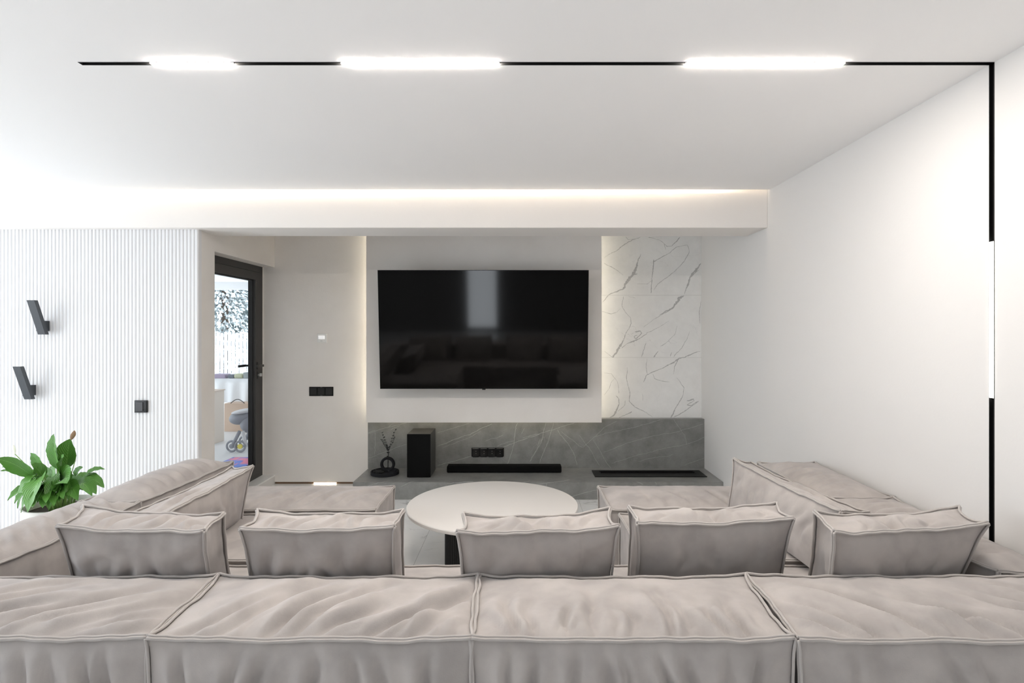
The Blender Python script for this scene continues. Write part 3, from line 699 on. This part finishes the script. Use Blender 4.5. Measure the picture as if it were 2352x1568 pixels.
def seat(m, x0, x1, ya, yb, z, seed, **k): return soft('seat', bx(x0, x1, ya, yb, .02, z), m, seed, dict(top=.022, near=.004, far=.012, left=.006, right=.006), sag=.003, ear=.004, wig=.001, step=.02, **k)
ys0, ys1 = 1.878, 2.42
seat(m1, -1.765, -.972, ys0, ys1, ZS, 21); seat(m2, -.966, -.136, ys0, ys1, ZS, 22, folds={'top': fan(31, 6, (.1, .95), .1, .4, (.3, .55), (.02, .03), (.004, .006))})
seat(m3, -.128, .730, ys0, ys1, ZS, 23); seat(m4, .740, 1.46, ys0, ys1, ZS, 24)
# side backs of the corner modules
SB = dict(step=.012, sag=.005, ear=.008, wig=.0016, pip_r=.004)
soft('side_backrest', backC(-2.06, -1.795, -2.05, -1.778, 1.885, 2.652), m1, 15, dict(top=.07, right=.02, left=.03, near=.004, far=.004),
     folds={'top': [(.95, .06+.1*i, .35, .16+.1*i+.02*(i % 3), .014, .005) for i in range(9)]}, **SB)
soft('side_backrest', backC(1.585, 1.788, 1.485, 1.786, 1.892, 2.715), m4, 16, dict(top=.055, left=.015, right=.002, near=.004, far=.004),
     folds={'top': [(.04, .1+.1*i, .7, .16+.1*i, .013, .005) for i in range(8)]}, **SB)
# end modules with arms
m5 = thing('sofa_module', 'left end sofa module with a low arm, pointing at the far beige wall', 'sofa module', (-1.4, 3, 0), G)
soft('backrest', backC(-2.05, -1.776, -2.04, -1.757, 2.664, 3.47), m5, 17, dict(top=.075, right=.02, left=.03, near=.004, far=.01),
     folds={'top': [(.95, .06+.1*i, .4, .14+.1*i, .014, .003) for i in range(9)]}, **SB)
m6 = thing('sofa_module', 'right end sofa module with a low arm, against the white right wall', 'sofa module', (1.2, 3, 0), G)
soft('backrest', backC(1.487, 1.79, 1.45, 1.79, 2.728, 3.45), m6, 18, dict(top=.06, left=.02, right=.002, near=.004, far=.01),
     folds={'top': [(.04, .1+.1*i, .6, .15+.1*i, .013, .003) for i in range(8)]}, **SB)
seat(m5, -1.75, -.80, 2.432, 3.035, .512, 25, folds={'top': fan(41, 8, (.1, .95), .05, .65, (.25, .3), (.012, .02), (.004, .006))})
seat(m6, .535, 1.44, 2.432, 3.035, .512, 26, folds={'top': fan(42, 8, (.1, .95), .05, .65, (.25, .3), (.012, .02), (.004, .006))})
soft('armrest', bx(-1.75, -.778, 3.052, 3.50, .02, .532), m5, 27, dict(top=.046, near=.014, right=.004, far=.02), sag=.004, ear=.006, wig=.001, step=.014,
     folds={'top': fan(43, 7, (.3, .85), .25, .05, (.5, .8), (.012, .02), (.003, .005))})
soft('armrest', bx(.487, 1.44, 3.052, 3.50, .02, .532), m6, 28, dict(top=.046, near=.014, left=.004, far=.02), sag=.004, ear=.006, wig=.001, step=.014,
     folds={'top': fan(44, 7, (.2, .95), -.1, .05, (.4, .7), (.012, .02), (.002, .004))})

# loose cushions
def cushion(label, nl, nr, fl, fr, seed, zt=.84, lean=.085, zb=.515, inset=.006, xb=None, grp='back cushions along the near row', **k):
    C = {(0,0,1): atz(*nl, zt), (1,0,1): atz(*nr, zt), (0,1,1): atz(*fl, zt), (1,1,1): atz(*fr, zt)}
    for i in (0, 1):
        for j in (0, 1):
            p = C[(i, j, 1)]; s_ = 1 if i == 0 else -1
            x = p[0]+s_*inset
            if xb and xb[i] is not None: x = xb[i]
            C[(i, j, 0)] = (x, p[1]+lean, zb)
    kk = dict(sag=.010, ear=.009, wig=.0022, step=.0085, pip_r=.004, pucker=.003); kk.update(k)
    o = soft('back_cushion', C, None, seed, dict(top=.030, near=.030, far=.03, left=.018, right=.018, bottom=.004), **kk)
    tag(o, label, 'cushion', grp)
cushion('first back cushion from the left, near the plant, its right side turned into view', (140,1212), (465,1222), (195,1166), (508,1184), 51,
        folds={'top': fan(61, 6, (.1, .95), .25, .1, (.4, .8), (.010, .016), (.003, .006)), 'near': fan(62, 5, (.1, .9), .05, .45, (.3, .5), (.02, .03), (.003, .005))})
cushion('second back cushion from the left, left of the coffee table', (559,1218), (900,1213), (597,1176), (921,1177), 52,
        folds={'top': fan(63, 7, (.05, .95), .2, .1, (.4, .8), (.010, .016), (.003, .006)), 'near': fan(64, 6, (.1, .9), -.05, .45, (.3, .5), (.02, .03), (.003, .005))})
cushion('middle back cushion, standing in front of the black table pedestal', (1056,1224), (1415,1211), (1070,1184), (1396,1172), 53, sag=.016,
        folds={'top': [(.5,.02,.44,.95,.03,.010)]+fan(65, 5, (.1, .95), .1, .1, (.3, .7), (.010, .016), (.002, .004)), 'near': fan(66, 3, (.1, .9), .05, .5, (.3, .45), (.02, .03), (.002, .003))})
cushion('fourth back cushion from the left, in front of the low right arm', (1469,1205), (1815,1194), (1450,1168), (1779,1160), 54,
        folds={'top': [(.55,.02,.5,.95,.03,.009)]+fan(67, 5, (.1, .95), .1, .1, (.3, .7), (.010, .016), (.002, .004)), 'near': fan(68, 3, (.1, .9), .05, .5, (.3, .45), (.02, .03), (.002, .003))})
cushion('back cushion nearest the right wall, its left side turned into view', (1919,1224), (2261,1205), (1877,1180), (2198,1168), 55, xb=(None, 1.50), sag=.016,
        folds={'top': [(.42,.02,.36,.95,.03,.010)]+fan(69, 5, (.1, .95), .1, .1, (.3, .7), (.010, .016), (.002, .004)), 'near': fan(70, 3, (.1, .9), .05, .5, (.3, .45), (.02, .03), (.002, .003))})
def sidec(label, C, seed, side):
    fd = {'top': fan(seed, 8, (.05, .9), .2, .05, (.5, .8), (.012, .02), (.003, .005)), 'left': fan(seed+1, 8, (.1, .95), -.12, .4, (.35, .6), (.016, .026), (.002, .004)),
          'right': fan(seed+1, 8, (.1, .95), -.12, .4, (.35, .6), (.016, .026), (.002, .003))}
    o = soft('side_cushion', C, None, seed, dict(top=.014, near=.02, far=.02, left=.035, right=.035, bottom=.0), sag=.012, ear=.012, wig=.0018, step=.012, pip_r=.004, folds=fd)
    tag(o, label, 'cushion', 'long cushions along the sofa sides')
sidec('long cushion leaning along the left side of the sofa by the door', {
    (0,0,0): (-1.655, 2.20, .525), (1,0,0): (-1.43, 2.17, .525), (0,1,0): (-1.655, 2.97, .525), (1,1,0): (-1.425, 2.90, .525),
    (0,0,1): (-1.575, 2.22, .757), (1,0,1): (-1.36, 2.17, .790), (0,1,1): (-1.548, 3.05, .757), (1,1,1): (-1.378, 2.914, .792)}, 71, 1)
sidec('long cushion leaning along the right side of the sofa by the white wall', {
    (0,0,0): (1.185, 2.30, .525), (1,0,0): (1.40, 2.30, .525), (0,1,0): (1.12, 3.05, .53), (1,1,0): (1.36, 3.05, .53),
    (0,0,1): (1.24, 2.208, .790), (1,0,1): (1.40, 2.302, .757), (0,1,1): (1.173, 3.10, .790), (1,1,1): (1.284, 3.15, .757)}, 74, -1)

# ================================================================== PLANT
PX, PY = -2.66, 3.30
pl = thing('potted_peace_lily', 'peace lily with broad green leaves in a white planter by the fluted wall', 'potted plant', (PX, PY, 0))
bm = bmesh.new(); lathe(bm, (PX, PY, 0), [(0, 0), (.13, 0), (.142, .01), (.182, .48), (.182, .495), (.172, .495), (.168, .45), (0, .45)], 64)
o = obj('planter', bm, M['pot'], pl, True); o.modifiers.new('e', 'EDGE_SPLIT').split_angle = .7
bm = bmesh.new(); bmesh.ops.create_circle(bm, cap_ends=True, segments=48, radius=.169)
for v_ in bm.verts: v_.co = Vector((PX+v_.co.x, PY+v_.co.y, .457))
obj('soil', bm, M['soil'], pl)
lm = mat('lily_leaf', (.07, .22, .035), .32, Specular_IOR_Level=.5); M['leaf'] = lm
tc = N(lm, 'ShaderNodeTexCoord'); uvm = N(lm, 'ShaderNodeSeparateXYZ'); L(lm, tc.outputs['UV'], uvm.inputs[0])
# u across (0..1), v along: side veins curve towards the tip
sb_ = N(lm, 'ShaderNodeMath', operation='SUBTRACT'); sb_.inputs[1].default_value = .5; L(lm, uvm.outputs[0], sb_.inputs[0])
ab_ = N(lm, 'ShaderNodeMath', operation='ABSOLUTE'); L(lm, sb_.outputs[0], ab_.inputs[0])
mu_ = N(lm, 'ShaderNodeMath', operation='MULTIPLY_ADD'); mu_.inputs[1].default_value = -.9; L(lm, ab_.outputs[0], mu_.inputs[0]); L(lm, uvm.outputs[1], mu_.inputs[2])
sn_ = N(lm, 'ShaderNodeMath', operation='MULTIPLY'); sn_.inputs[1].default_value = 70; L(lm, mu_.outputs[0], sn_.inputs[0])
si_ = N(lm, 'ShaderNodeMath', operation='SINE'); L(lm, sn_.outputs[0], si_.inputs[0])
cr = N(lm, 'ShaderNodeValToRGB'); cr.color_ramp.elements[0].position = 0; cr.color_ramp.elements[1].position = 1
cr.color_ramp.elements[0].color = (.085, .24, .04, 1); cr.color_ramp.elements[1].color = (.12, .31, .055, 1)
mr_ = N(lm, 'ShaderNodeMapRange'); mr_.inputs['From Min'].default_value = -1; L(lm, si_.outputs[0], mr_.inputs[0]); L(lm, mr_.outputs[0], cr.inputs[0])
mb_ = N(lm, 'ShaderNodeMath', operation='LESS_THAN'); mb_.inputs[1].default_value = .025; L(lm, ab_.outputs[0], mb_.inputs[0])
mxl = N(lm, 'ShaderNodeMix', data_type='RGBA'); mxl.inputs['B'].default_value = (.16, .36, .08, 1); L(lm, mb_.outputs[0], mxl.inputs['Factor']); L(lm, cr.outputs[0], mxl.inputs['A']); L(lm, mxl.outputs['Result'], P(lm).inputs['Base Color'])
bp_ = N(lm, 'ShaderNodeBump'); bp_.inputs['Strength'].default_value = .3; bp_.inputs['Distance'].default_value = .002; L(lm, si_.outputs[0], bp_.inputs['Height']); L(lm, bp_.outputs[0], P(lm).inputs['Normal'])
def leaf(root, tip, width, droop=.25, seed=0, face=(0, -1, .6), m=None, name='leaf', arch=.06, split=.36, fold=.35):
    """petiole from root, then a pointed oval blade ending at tip; one mesh"""
    r = random.Random(seed); A = Vector(root); T = Vector(tip)
    B = A.lerp(T, split)+Vector((0, 0, arch+.25*abs(T.z-A.z)*0+.04)); 
    if T.z < A.z+.1: B = Vector((A.x+(T.x-A.x)*.45, A.y+(T.y-A.y)*.45, max(A.z, T.z)+.13+arch*.5))
    V, Fc = [], []; uv = []
    ps = [tuple(A.lerp(B, t)+Vector((0, 0, math.sin(t*math.pi)*.015))) for t in np.linspace(0, 1, 7)]
    tube_np(ps, [.0042-.0018*i/6 for i in range(7)], 6, V, Fc); nst = len(Fc)
    uvv = [(.5, 0)]*len(V)
    d = (T-B); Ln = d.length; n = 12; k = 6; prev = None; mid = []
    for i in range(n+1):
        t = i/n; mid.append(B+d*t+Vector((0, 0, 1))*(Ln*droop*math.sin(math.pi*t)*(.9)))
    rows = []
    fv = Vector(face).normalized()
    for i in range(n+1):
        t = i/n; tg = (mid[min(n, i+1)]-mid[max(0, i-1)]).normalized()
        s_ = tg.cross(fv).normalized(); nn = s_.cross(tg).normalized()
        wd = width*math.sin(math.pi*min(1, t**.72))**.85*(1 if t < .97 else .3)+.0004
        row = []
        for j in range(k+1):
            q = j/k*2-1
            p = mid[i]+s_*q*wd/2+nn*(abs(q)*wd*fold*.5+.0025*math.sin(t*26+q*2+seed)*abs(q))
            row.append(len(V)); V.append(tuple(p)); uvv.append(((q+1)/2, t))
        rows.append(row)
    for i in range(n):
        for j in range(k): Fc.append((rows[i][j], rows[i][j+1], rows[i+1][j+1], rows[i+1][j]))
    o = obj(name, (V, Fc), [m or M['leaf'], M['stem']], pl, True)
    ul = o.data.uv_layers.new(name='UVMap')
    for p_ in o.data.polygons:
        if p_.index < nst: p_.material_index = 1
        for li in p_.loop_indices: ul.data[li].uv = uvv[o.data.loops[li].vertex_index]
    return o
# (tip in the photo frame, depth, width) read off the photograph
def pp(cx, cy, d): return aty(cx/6.03, 980+cy/6.03, d)
LV = [((-60,440), 3.05, .075, .1, (-.2,-1,.5)), ((0,610), 3.15, .05, .12, (0,-.4,1)), ((425,360), 3.3, .06, .1, (-.4,-1,.4)), ((425,520), 3.2, .065, .15, (0,-.6,1)),
 ((970,165), 3.25, .105, .1, (.2,-1,.5)), ((745,95), 3.2, .10, .05, (-.4,-1,.3)), ((735,225), 3.15, .09, .1, (-.3,-1,.2)), ((870,425), 3.1, .075, .15, (0,-.8,.7)),
 ((935,780), 3.05, .125, .2, (.1,-1,.5)), ((1450,585), 3.35, .05, .16, (0,-.4,1)), ((1445,845), 3.3, .065, .3, (.3,-.6,1)), ((1335,935), 3.25, .075, .35, (.3,-.7,1)),
 ((1275,960), 3.15, .07, .3, (.3,-.7,.8)), ((1080,1020), 3.1, .085, .25, (.2,-1,.4)), ((830,1035), 3.05, .075, .2, (.1,-1,.2)), ((590,1130), 3.0, .09, .2, (0,-1,.2)),
 ((385,1190), 2.98, .115, .2, (-.2,-1,.3)), ((290,1190), 3.02, .06, .2, (-.5,-1,.2)), ((105,1020), 3.1, .075, .25, (-.3,-.8,.8)), ((240,1130), 3.08, .08, .25, (-.5,-1,.3)),
 ((680,1150), 3.05, .07, .2, (.1,-1,.2)), ((545,600), 3.35, .06, .1, (0,-1,.5)), ((935,425), 3.4, .055, .1, (.3,-1,.4)), ((700,760), 3.2, .06, .2, (0,-1,.5)),
 ((250,880), 3.2, .06, .2, (-.3,-1,.7)), ((1000,700), 3.45, .08, .15, (.3,-1,.6)), ((640,640), 3.5, .08, .1, (0,-1,.6)), ((950,1030), 3.15, .055, .2, (.2,-1,.3)), ((380,700), 3.5, .07, .15, (-.2,-1,.6)),
 ((860,600), 3.5, .08, .1, (0,-1,.6)), ((1150,560), 3.3, .05, .15, (.2,-.6,1)), ((1250,700), 3.4, .06, .25, (.3,-.6,1)), ((480,950), 3.12, .07, .25, (-.1,-1,.4)), ((760,900), 3.06, .065, .2, (0,-1,.3)), ((1150,880), 3.2, .07, .3, (.3,-.8,.7)), ((320,780), 3.25, .06, .2, (-.3,-.8,.8)), ((520,1050), 3.05, .07, .25, (0,-1,.3)), ((900,900), 3.1, .06, .2, (.2,-1,.4)), ((980,640), 3.3, .09, .15, (.1,-1,.5)), ((450,1120), 2.98, .085, .2, (-.1,-1,.3)), ((350,1060), 3.0, .08, .25, (-.3,-1,.4)), ((640,1060), 3.0, .08, .2, (0,-1,.3)), ((750,1100), 3.02, .08, .2, (.1,-1,.3)), ((200,1060), 3.05, .08, .25, (-.4,-1,.4)), ((880,1000), 3.04, .075, .2, (.1,-1,.3)), ((20,560), 3.25, .05, .2, (-.2,-.6,1)), ((1400,760), 3.35, .055, .3, (.3,-.6,1)), ((560,820), 3.1, .06, .2, (0,-1,.6))]
for i, (c_, d_, w_, dr_, fv_) in enumerate(LV):
    r_ = random.Random(i); T = pp(*c_, d_); a_ = math.atan2(T[1]-PY, T[0]-PX)+r_.uniform(-.3, .3)
    leaf((PX+.05*math.cos(a_), PY+.05*math.sin(a_), .455), T, w_*1.12, dr_, i, fv_)
def flower(cx, cy, d, sx, sy, m, name='flower'):
    T = Vector(pp(cx, cy, d)); Rt = Vector((PX+.01, PY, .447)); V, Fc = [], []
    pts = [tuple(Rt.lerp(T, t)+Vector((0, 0, .02*math.sin(math.pi*t)))) for t in np.linspace(0, 1, 10)]
    tube_np(pts, .0022, 6, V, Fc); st = obj('flower_stalk', (V, Fc), M['stem'], pl, True)
    V, Fc = [], []; n, k = 9, 8
    for i in range(n+1):
        t = i/n; w_ = sx*math.sin(math.pi*(.05+.93*t))**.8
        for j in range(k): 
            q = (j/(k-1)*2-1)*1.2
            V.append(tuple(T+Vector((math.sin(q)*w_, -math.cos(q)*w_*.5+w_*.3, t*sy))+Vector((-.2 if m is M['spathe'] else .35, 0, 0))*t*sy))
    for i in range(n):
        for j in range(k-1): Fc.append((i*k+j, i*k+j+1, (i+1)*k+j+1, (i+1)*k+j))
    obj(name, (V, Fc), m, st, True)
flower(985, 180, 3.3, .017, .055, M['wilt']); flower(1035, 490, 3.35, .014, .06, M['spathe']); flower(205, 375, 3.2, .012, .055, M['spathe'])

# ================================================================== OUTSIDE THE DOOR
snow = mottle(mat('snow_ground', (.8, .8, .82), .7), (.74, .75, .77, 1), (.86, .86, .88, 1), 3)
struct(mkbox('ground_deck', snow, -14, -2.65, 4.474, 26, -.3, -.005))
struct(mkbox('ground_porch', mat('porch_tile', (.7, .7, .7), .5), -7, -2.65, 4.5, 11.2, -.005, .0))
pc = mat('porch_white', (.8, .8, .8), .7)
bm = bmesh.new(); box(bm, -8.5, -2.65, 4.5, 11.0, 2.44, 2.5); box(bm, -8.5, -2.65, 10.9, 11.0, 2.30, 2.44)
struct(obj('roof_porch', bm, pc))
struct(mkbox('wall_outside', M['white'], -2.65, -2.45, 5.9, 11.5, 0, 2.5))
fe = thing('picket_fence', 'white picket fence in the snow beyond the glass door', 'fence', (-6.8, 13, 0))
fm = mat('fence_white', (.74, .75, .76), .6)
bm = bmesh.new(); box(bm, -9.5, -4.5, 13.03, 13.07, .45, .53); box(bm, -9.5, -4.5, 13.03, 13.07, 1.18, 1.26); obj('rail', bm, fm, fe)
pk = []
for i in range(55):
    x = -9.4+i*.088; bm = bmesh.new(); h = 1.45+.02*math.sin(i*1.7)
    
    pr = [(x, -.01), (x+.062, -.01), (x+.062, h)]+[(x+.031+.031*math.cos(a), h+.031*math.sin(a)) for a in np.linspace(.4, math.pi-.4, 7)]+[(x, h)]
    fa = [bm.verts.new((px_, 13.0, pz_)) for px_, pz_ in pr]; fb = [bm.verts.new((px_, 13.025, pz_)) for px_, pz_ in pr]
    bm.faces.new(fa); bm.faces.new(fb[::-1])
    for q in range(len(pr)): bm.faces.new((fa[q], fb[q], fb[(q+1) % len(pr)], fa[(q+1) % len(pr)]))
    pk.append(obj('picket', bm, fm, fe))
# snowy conifer
sm = mat('snowy_needles', (.2, .3, .25), .8)
gn = N(sm, 'ShaderNodeNewGeometry'); sx_ = N(sm, 'ShaderNodeSeparateXYZ'); L(sm, gn.outputs['Normal'], sx_.inputs[0])
ns = N(sm, 'ShaderNodeTexNoise'); ns.inputs['Scale'].default_value = 6; ad = N(sm, 'ShaderNodeMath', operation='ADD'); L(sm, sx_.outputs[2], ad.inputs[0]); L(sm, ns.outputs[0], ad.inputs[1])
mr_ = N(sm, 'ShaderNodeMapRange'); mr_.inputs['From Min'].default_value = .45; mr_.inputs['From Max'].default_value = .9; L(sm, ad.outputs[0], mr_.inputs[0])
mxs = N(sm, 'ShaderNodeMix', data_type='RGBA'); mxs.inputs['A'].default_value = (.38, .45, .45, 1); mxs.inputs['B'].default_value = (.85, .88, .9, 1)
L(sm, mr_.outputs[0], mxs.inputs['Factor']); L(sm, mxs.outputs['Result'], P(sm).inputs['Base Color'])
def conifer(x, y, h, r, seed, label):
    t_ = thing('conifer_tree', label, 'tree', (x, y, 0)); rr = random.Random(seed)
    tube('trunk', [(x, y, 0), (x, y, h*.95)], [.14, .03], mat('bark', (.12, .09, .07), .9), t_, 10)
    V, Fc = [], []
    for k in range(9000):
        z = .15+(h-.15)*rr.random()**.9; rad = r*(1-z/h)+.15; a = rr.uniform(0, 6.28); l_ = rad*rr.uniform(.6, 1)
        c = Vector((x+math.cos(a)*l_, y+math.sin(a)*l_, z-.18*l_)); dr = Vector((math.cos(a), math.sin(a), -.28)); sd = Vector((-math.sin(a), math.cos(a), 0)); L_ = rr.uniform(.14, .34); w_ = rr.uniform(.018, .045)
        b = len(V)
        for t, ww in ((-.5, .2), (-.1, 1), (.25, .7), (.5, .05)):
            p = c+dr*L_*t; zz = Vector((0, 0, .05*(1-abs(t)*2)))
            for q in (-1, 0, 1): V.append(tuple(p+sd*q*w_*ww+(zz if q == 0 else -zz*.6)+Vector((rr.uniform(-.02, .02), rr.uniform(-.02, .02), rr.uniform(-.02, .02)))))
        for i in range(3):
            for j in range(2): Fc.append((b+i*3+j, b+i*3+j+1, b+(i+1)*3+j+1, b+(i+1)*3+j))
    obj('foliage', (V, Fc), sm, t_)
conifer(-8.3, 16.0, 5.2, 2.4, 1, 'tall snow-covered conifer standing beyond the white picket fence')
conifer(-5.2, 20.5, 4.2, 1.9, 2, 'smaller snowy conifer just right of the tall one beyond the fence')
# table under plastic sheet
yt0 = 9.1
ot = thing('outdoor_table', 'porch table under a draped translucent white plastic sheet', 'table', (-4.7, yt0+.35, 0))
V, Fc = [], []; n = 60
path = []
for i in range(n+1):
    path.append(-5.6+i*1.9/n)
for zi, (z, yo) in enumerate(((.735, .75), (.735, 0), (.66, -.02), (.5, -.03), (.36, -.03))):
    for i, x in enumerate(path):
        V.append((x, yt0+yo+(0 if zi < 2 else .02*math.sin(i*.9+zi*.3)*(zi-1)/2), z))
for a in range(4):
    for i in range(n): Fc.append((a*(n+1)+i, a*(n+1)+i+1, (a+1)*(n+1)+i+1, (a+1)*(n+1)+i))
obj('plastic_sheet', (V, Fc), mat('plastic_sheet', (.78, .79, .80), .3), ot, True)
mkbox('tabletop', pc, -5.55, -3.75, yt0+.02, yt0+.7, .69, .733, ot)
for x in (-5.5, -3.85):
    for y in (yt0+.06, yt0+.64): mkbox('leg', pc, x, x+.05, y, y+.05, 0, .69, ot)
def onT(px0, px1, py0, m, name, label, cat, bev=.02, dep=.18, y=yt0+.1):
    a = aty(px0, py0, y); b = aty(px1, 0, y)
    o = mkbox(name, m, a[0], b[0], y, y+dep, .735, a[2], None, bev); tag(o, label, cat); return o
onT(488, 517, 859, mat('purple_box', (.34, .28, .38), .5), 'storage_box', 'muted purple box on the plastic-covered porch table', 'box', .01)
onT(522, 537, 860, mat('dark_bundle', (.15, .17, .2), .7), 'cloth_bundle', 'small dark bundle on the porch table between purple box and green bag', 'bundle', .03)
onT(536, 557, 858, mat('green_bag', (.50, .52, .36), .5), 'shopping_bag', 'pale yellow-green bag lying on the porch table', 'bag', .035)
onT(558, 580, 855, mat('grey_box', (.30, .33, .33), .6), 'storage_crate', 'grey block-shaped crate at the right end of the porch table', 'crate', .015)
card = mottle(mat('cardboard', (.55, .40, .30), .8), (.52, .39, .30, 1), (.60, .46, .36, 1), 3)
cb = thing('cardboard_box', 'open brown cardboard box with a cord handle on the porch floor', 'box', (-4.2, 8.5, 0))
a = aty(515, 0, 8.5)[0]
mkbox('carton', card, a, a+.34, 8.5, 8.75, 0, .42, cb, .003)
mkbox('carton', card, a+.345, a+.72, 8.46, 8.75, 0, .42, cb, .003)
tube('cord_handle', [(a+.09+.03*i, 8.51, .42+.06*math.sin(math.pi*i/7)) for i in range(8)], .006, M['graphite'], cb)
a = aty(515, 0, 7.8)[0]
cc = thing('tall_carton', 'tall pale carton standing by the door jamb on the porch', 'box', (a-.2, 7.5, 0))
mkbox('carton', mat('pale_card', (.74, .66, .58), .8), a-.5, a, 7.5, 7.8, 0, .69, cc, .003)
mkbox('flap', mat('pale_card_dark', (.52, .42, .34), .8), a-.085, a-.072, 7.494, 7.5, .25, .68, cc)
mkbox('lid', mat('pale_card_lid', (.66, .56, .48), .8), a-.5, a+.01, 7.48, 7.81, .69, .705, cc)
# stroller
ST = thing('stroller', 'folded grey baby stroller with yellow-rimmed wheel on the porch', 'stroller', (-3.45, 7.2, 0))
gm1 = mat('stroller_grey', (.30, .31, .34), .6); gm2 = mat('stroller_light', (.62, .62, .63), .6); yel = mat('stroller_yellow', (.75, .65, .12), .5)
def sp(px, py, d=7.2): return Vector(aty(px, py, d))
bm = bmesh.new(); bmesh.ops.create_uvsphere(bm, u_segments=24, v_segments=14, radius=1)
c_ = sp(557, 957); 
for v_ in bm.verts:
    q = v_.co.copy(); v_.co = c_+Vector((q.x*.15, q.y*.17, q.z*.095+q.x*.02))
obj('canopy', bm, gm1, ST, True)
bm = bmesh.new(); bmesh.ops.create_uvsphere(bm, u_segments=24, v_segments=14, radius=1)
c_ = sp(560, 944, 7.15)
for v_ in bm.verts:
    q = v_.co.copy(); v_.co = c_+Vector((q.x*.14, q.y*.15, q.z*.03+q.x*.02))
obj('canopy_panel', bm, gm2, ST, True)
bm = bmesh.new(); bmesh.ops.create_uvsphere(bm, u_segments=20, v_segments=12, radius=1)
c_ = sp(573, 970)
for v_ in bm.verts:
    q = v_.co.copy(); v_.co = c_+Vector((q.x*.10, q.y*.15, q.z*.13))
obj('seat_shell', bm, gm1, ST, True)
for yy in (-.16, .16):
    tube('frame_leg', [tuple(sp(565, 985)+Vector((0, yy, 0))), tuple(sp(548, 1018)+Vector((0, yy, 0)))], .022, gm1, ST)
    tube('frame_leg', [tuple(sp(566, 985)+Vector((.03, yy, 0))), tuple(sp(572, 1020)+Vector((.04, yy, 0)))], .022, gm2, ST)
for (px, py, dd) in ((547, 1017, -.2), (547, 1013, .2), (567, 1023, -.22), (575, 1015, .22)):
    c_ = sp(px, py); c_.y += dd*.8; c_.z = .075
    bm = bmesh.new(); V, Fc = [], []
    pts = [(c_.x+.062*math.cos(t), c_.y, c_.z+.062*math.sin(t)) for t in np.linspace(0, 2*math.pi, 25)]
    tube_np(pts, .013, 8, V, Fc); wh = obj('wheel', (V, Fc), gm1, ST, True)
    bm.free(); bm = bmesh.new(); cyl(bm, (c_.x, c_.y-.01, c_.z), .03, .02, 16, 'y')
    for k in range(3):
        t = k*2.09; 
    obj('hub', bm, yel if px == 567 else gm1, wh)
# cloth on the porch
V, Fc = [], []; n = 16
for i in range(n):
    for j in range(n):
        u, v_ = i/(n-1), j/(n-1)
        V.append((-3.35+u*.55, 6.15+v_*.5, .02+.035*abs(math.sin(u*7+v_*3))*math.sin(math.pi*u)*math.sin(math.pi*v_)+.006))
for i in range(n-1):
    for j in range(n-1): Fc.append((i*n+j, (i+1)*n+j, (i+1)*n+j+1, i*n+j+1))
cm = mat('play_cloth', (.3, .4, .7), .8); mottle(cm, (.15, .25, .65, 1), (.75, .25, .35, 1), 7, 2, .45, .55)
tag(obj('crumpled_cloth', (V, Fc), cm, None, True), 'crumpled blue and red patterned cloth on the porch just outside the door', 'cloth')
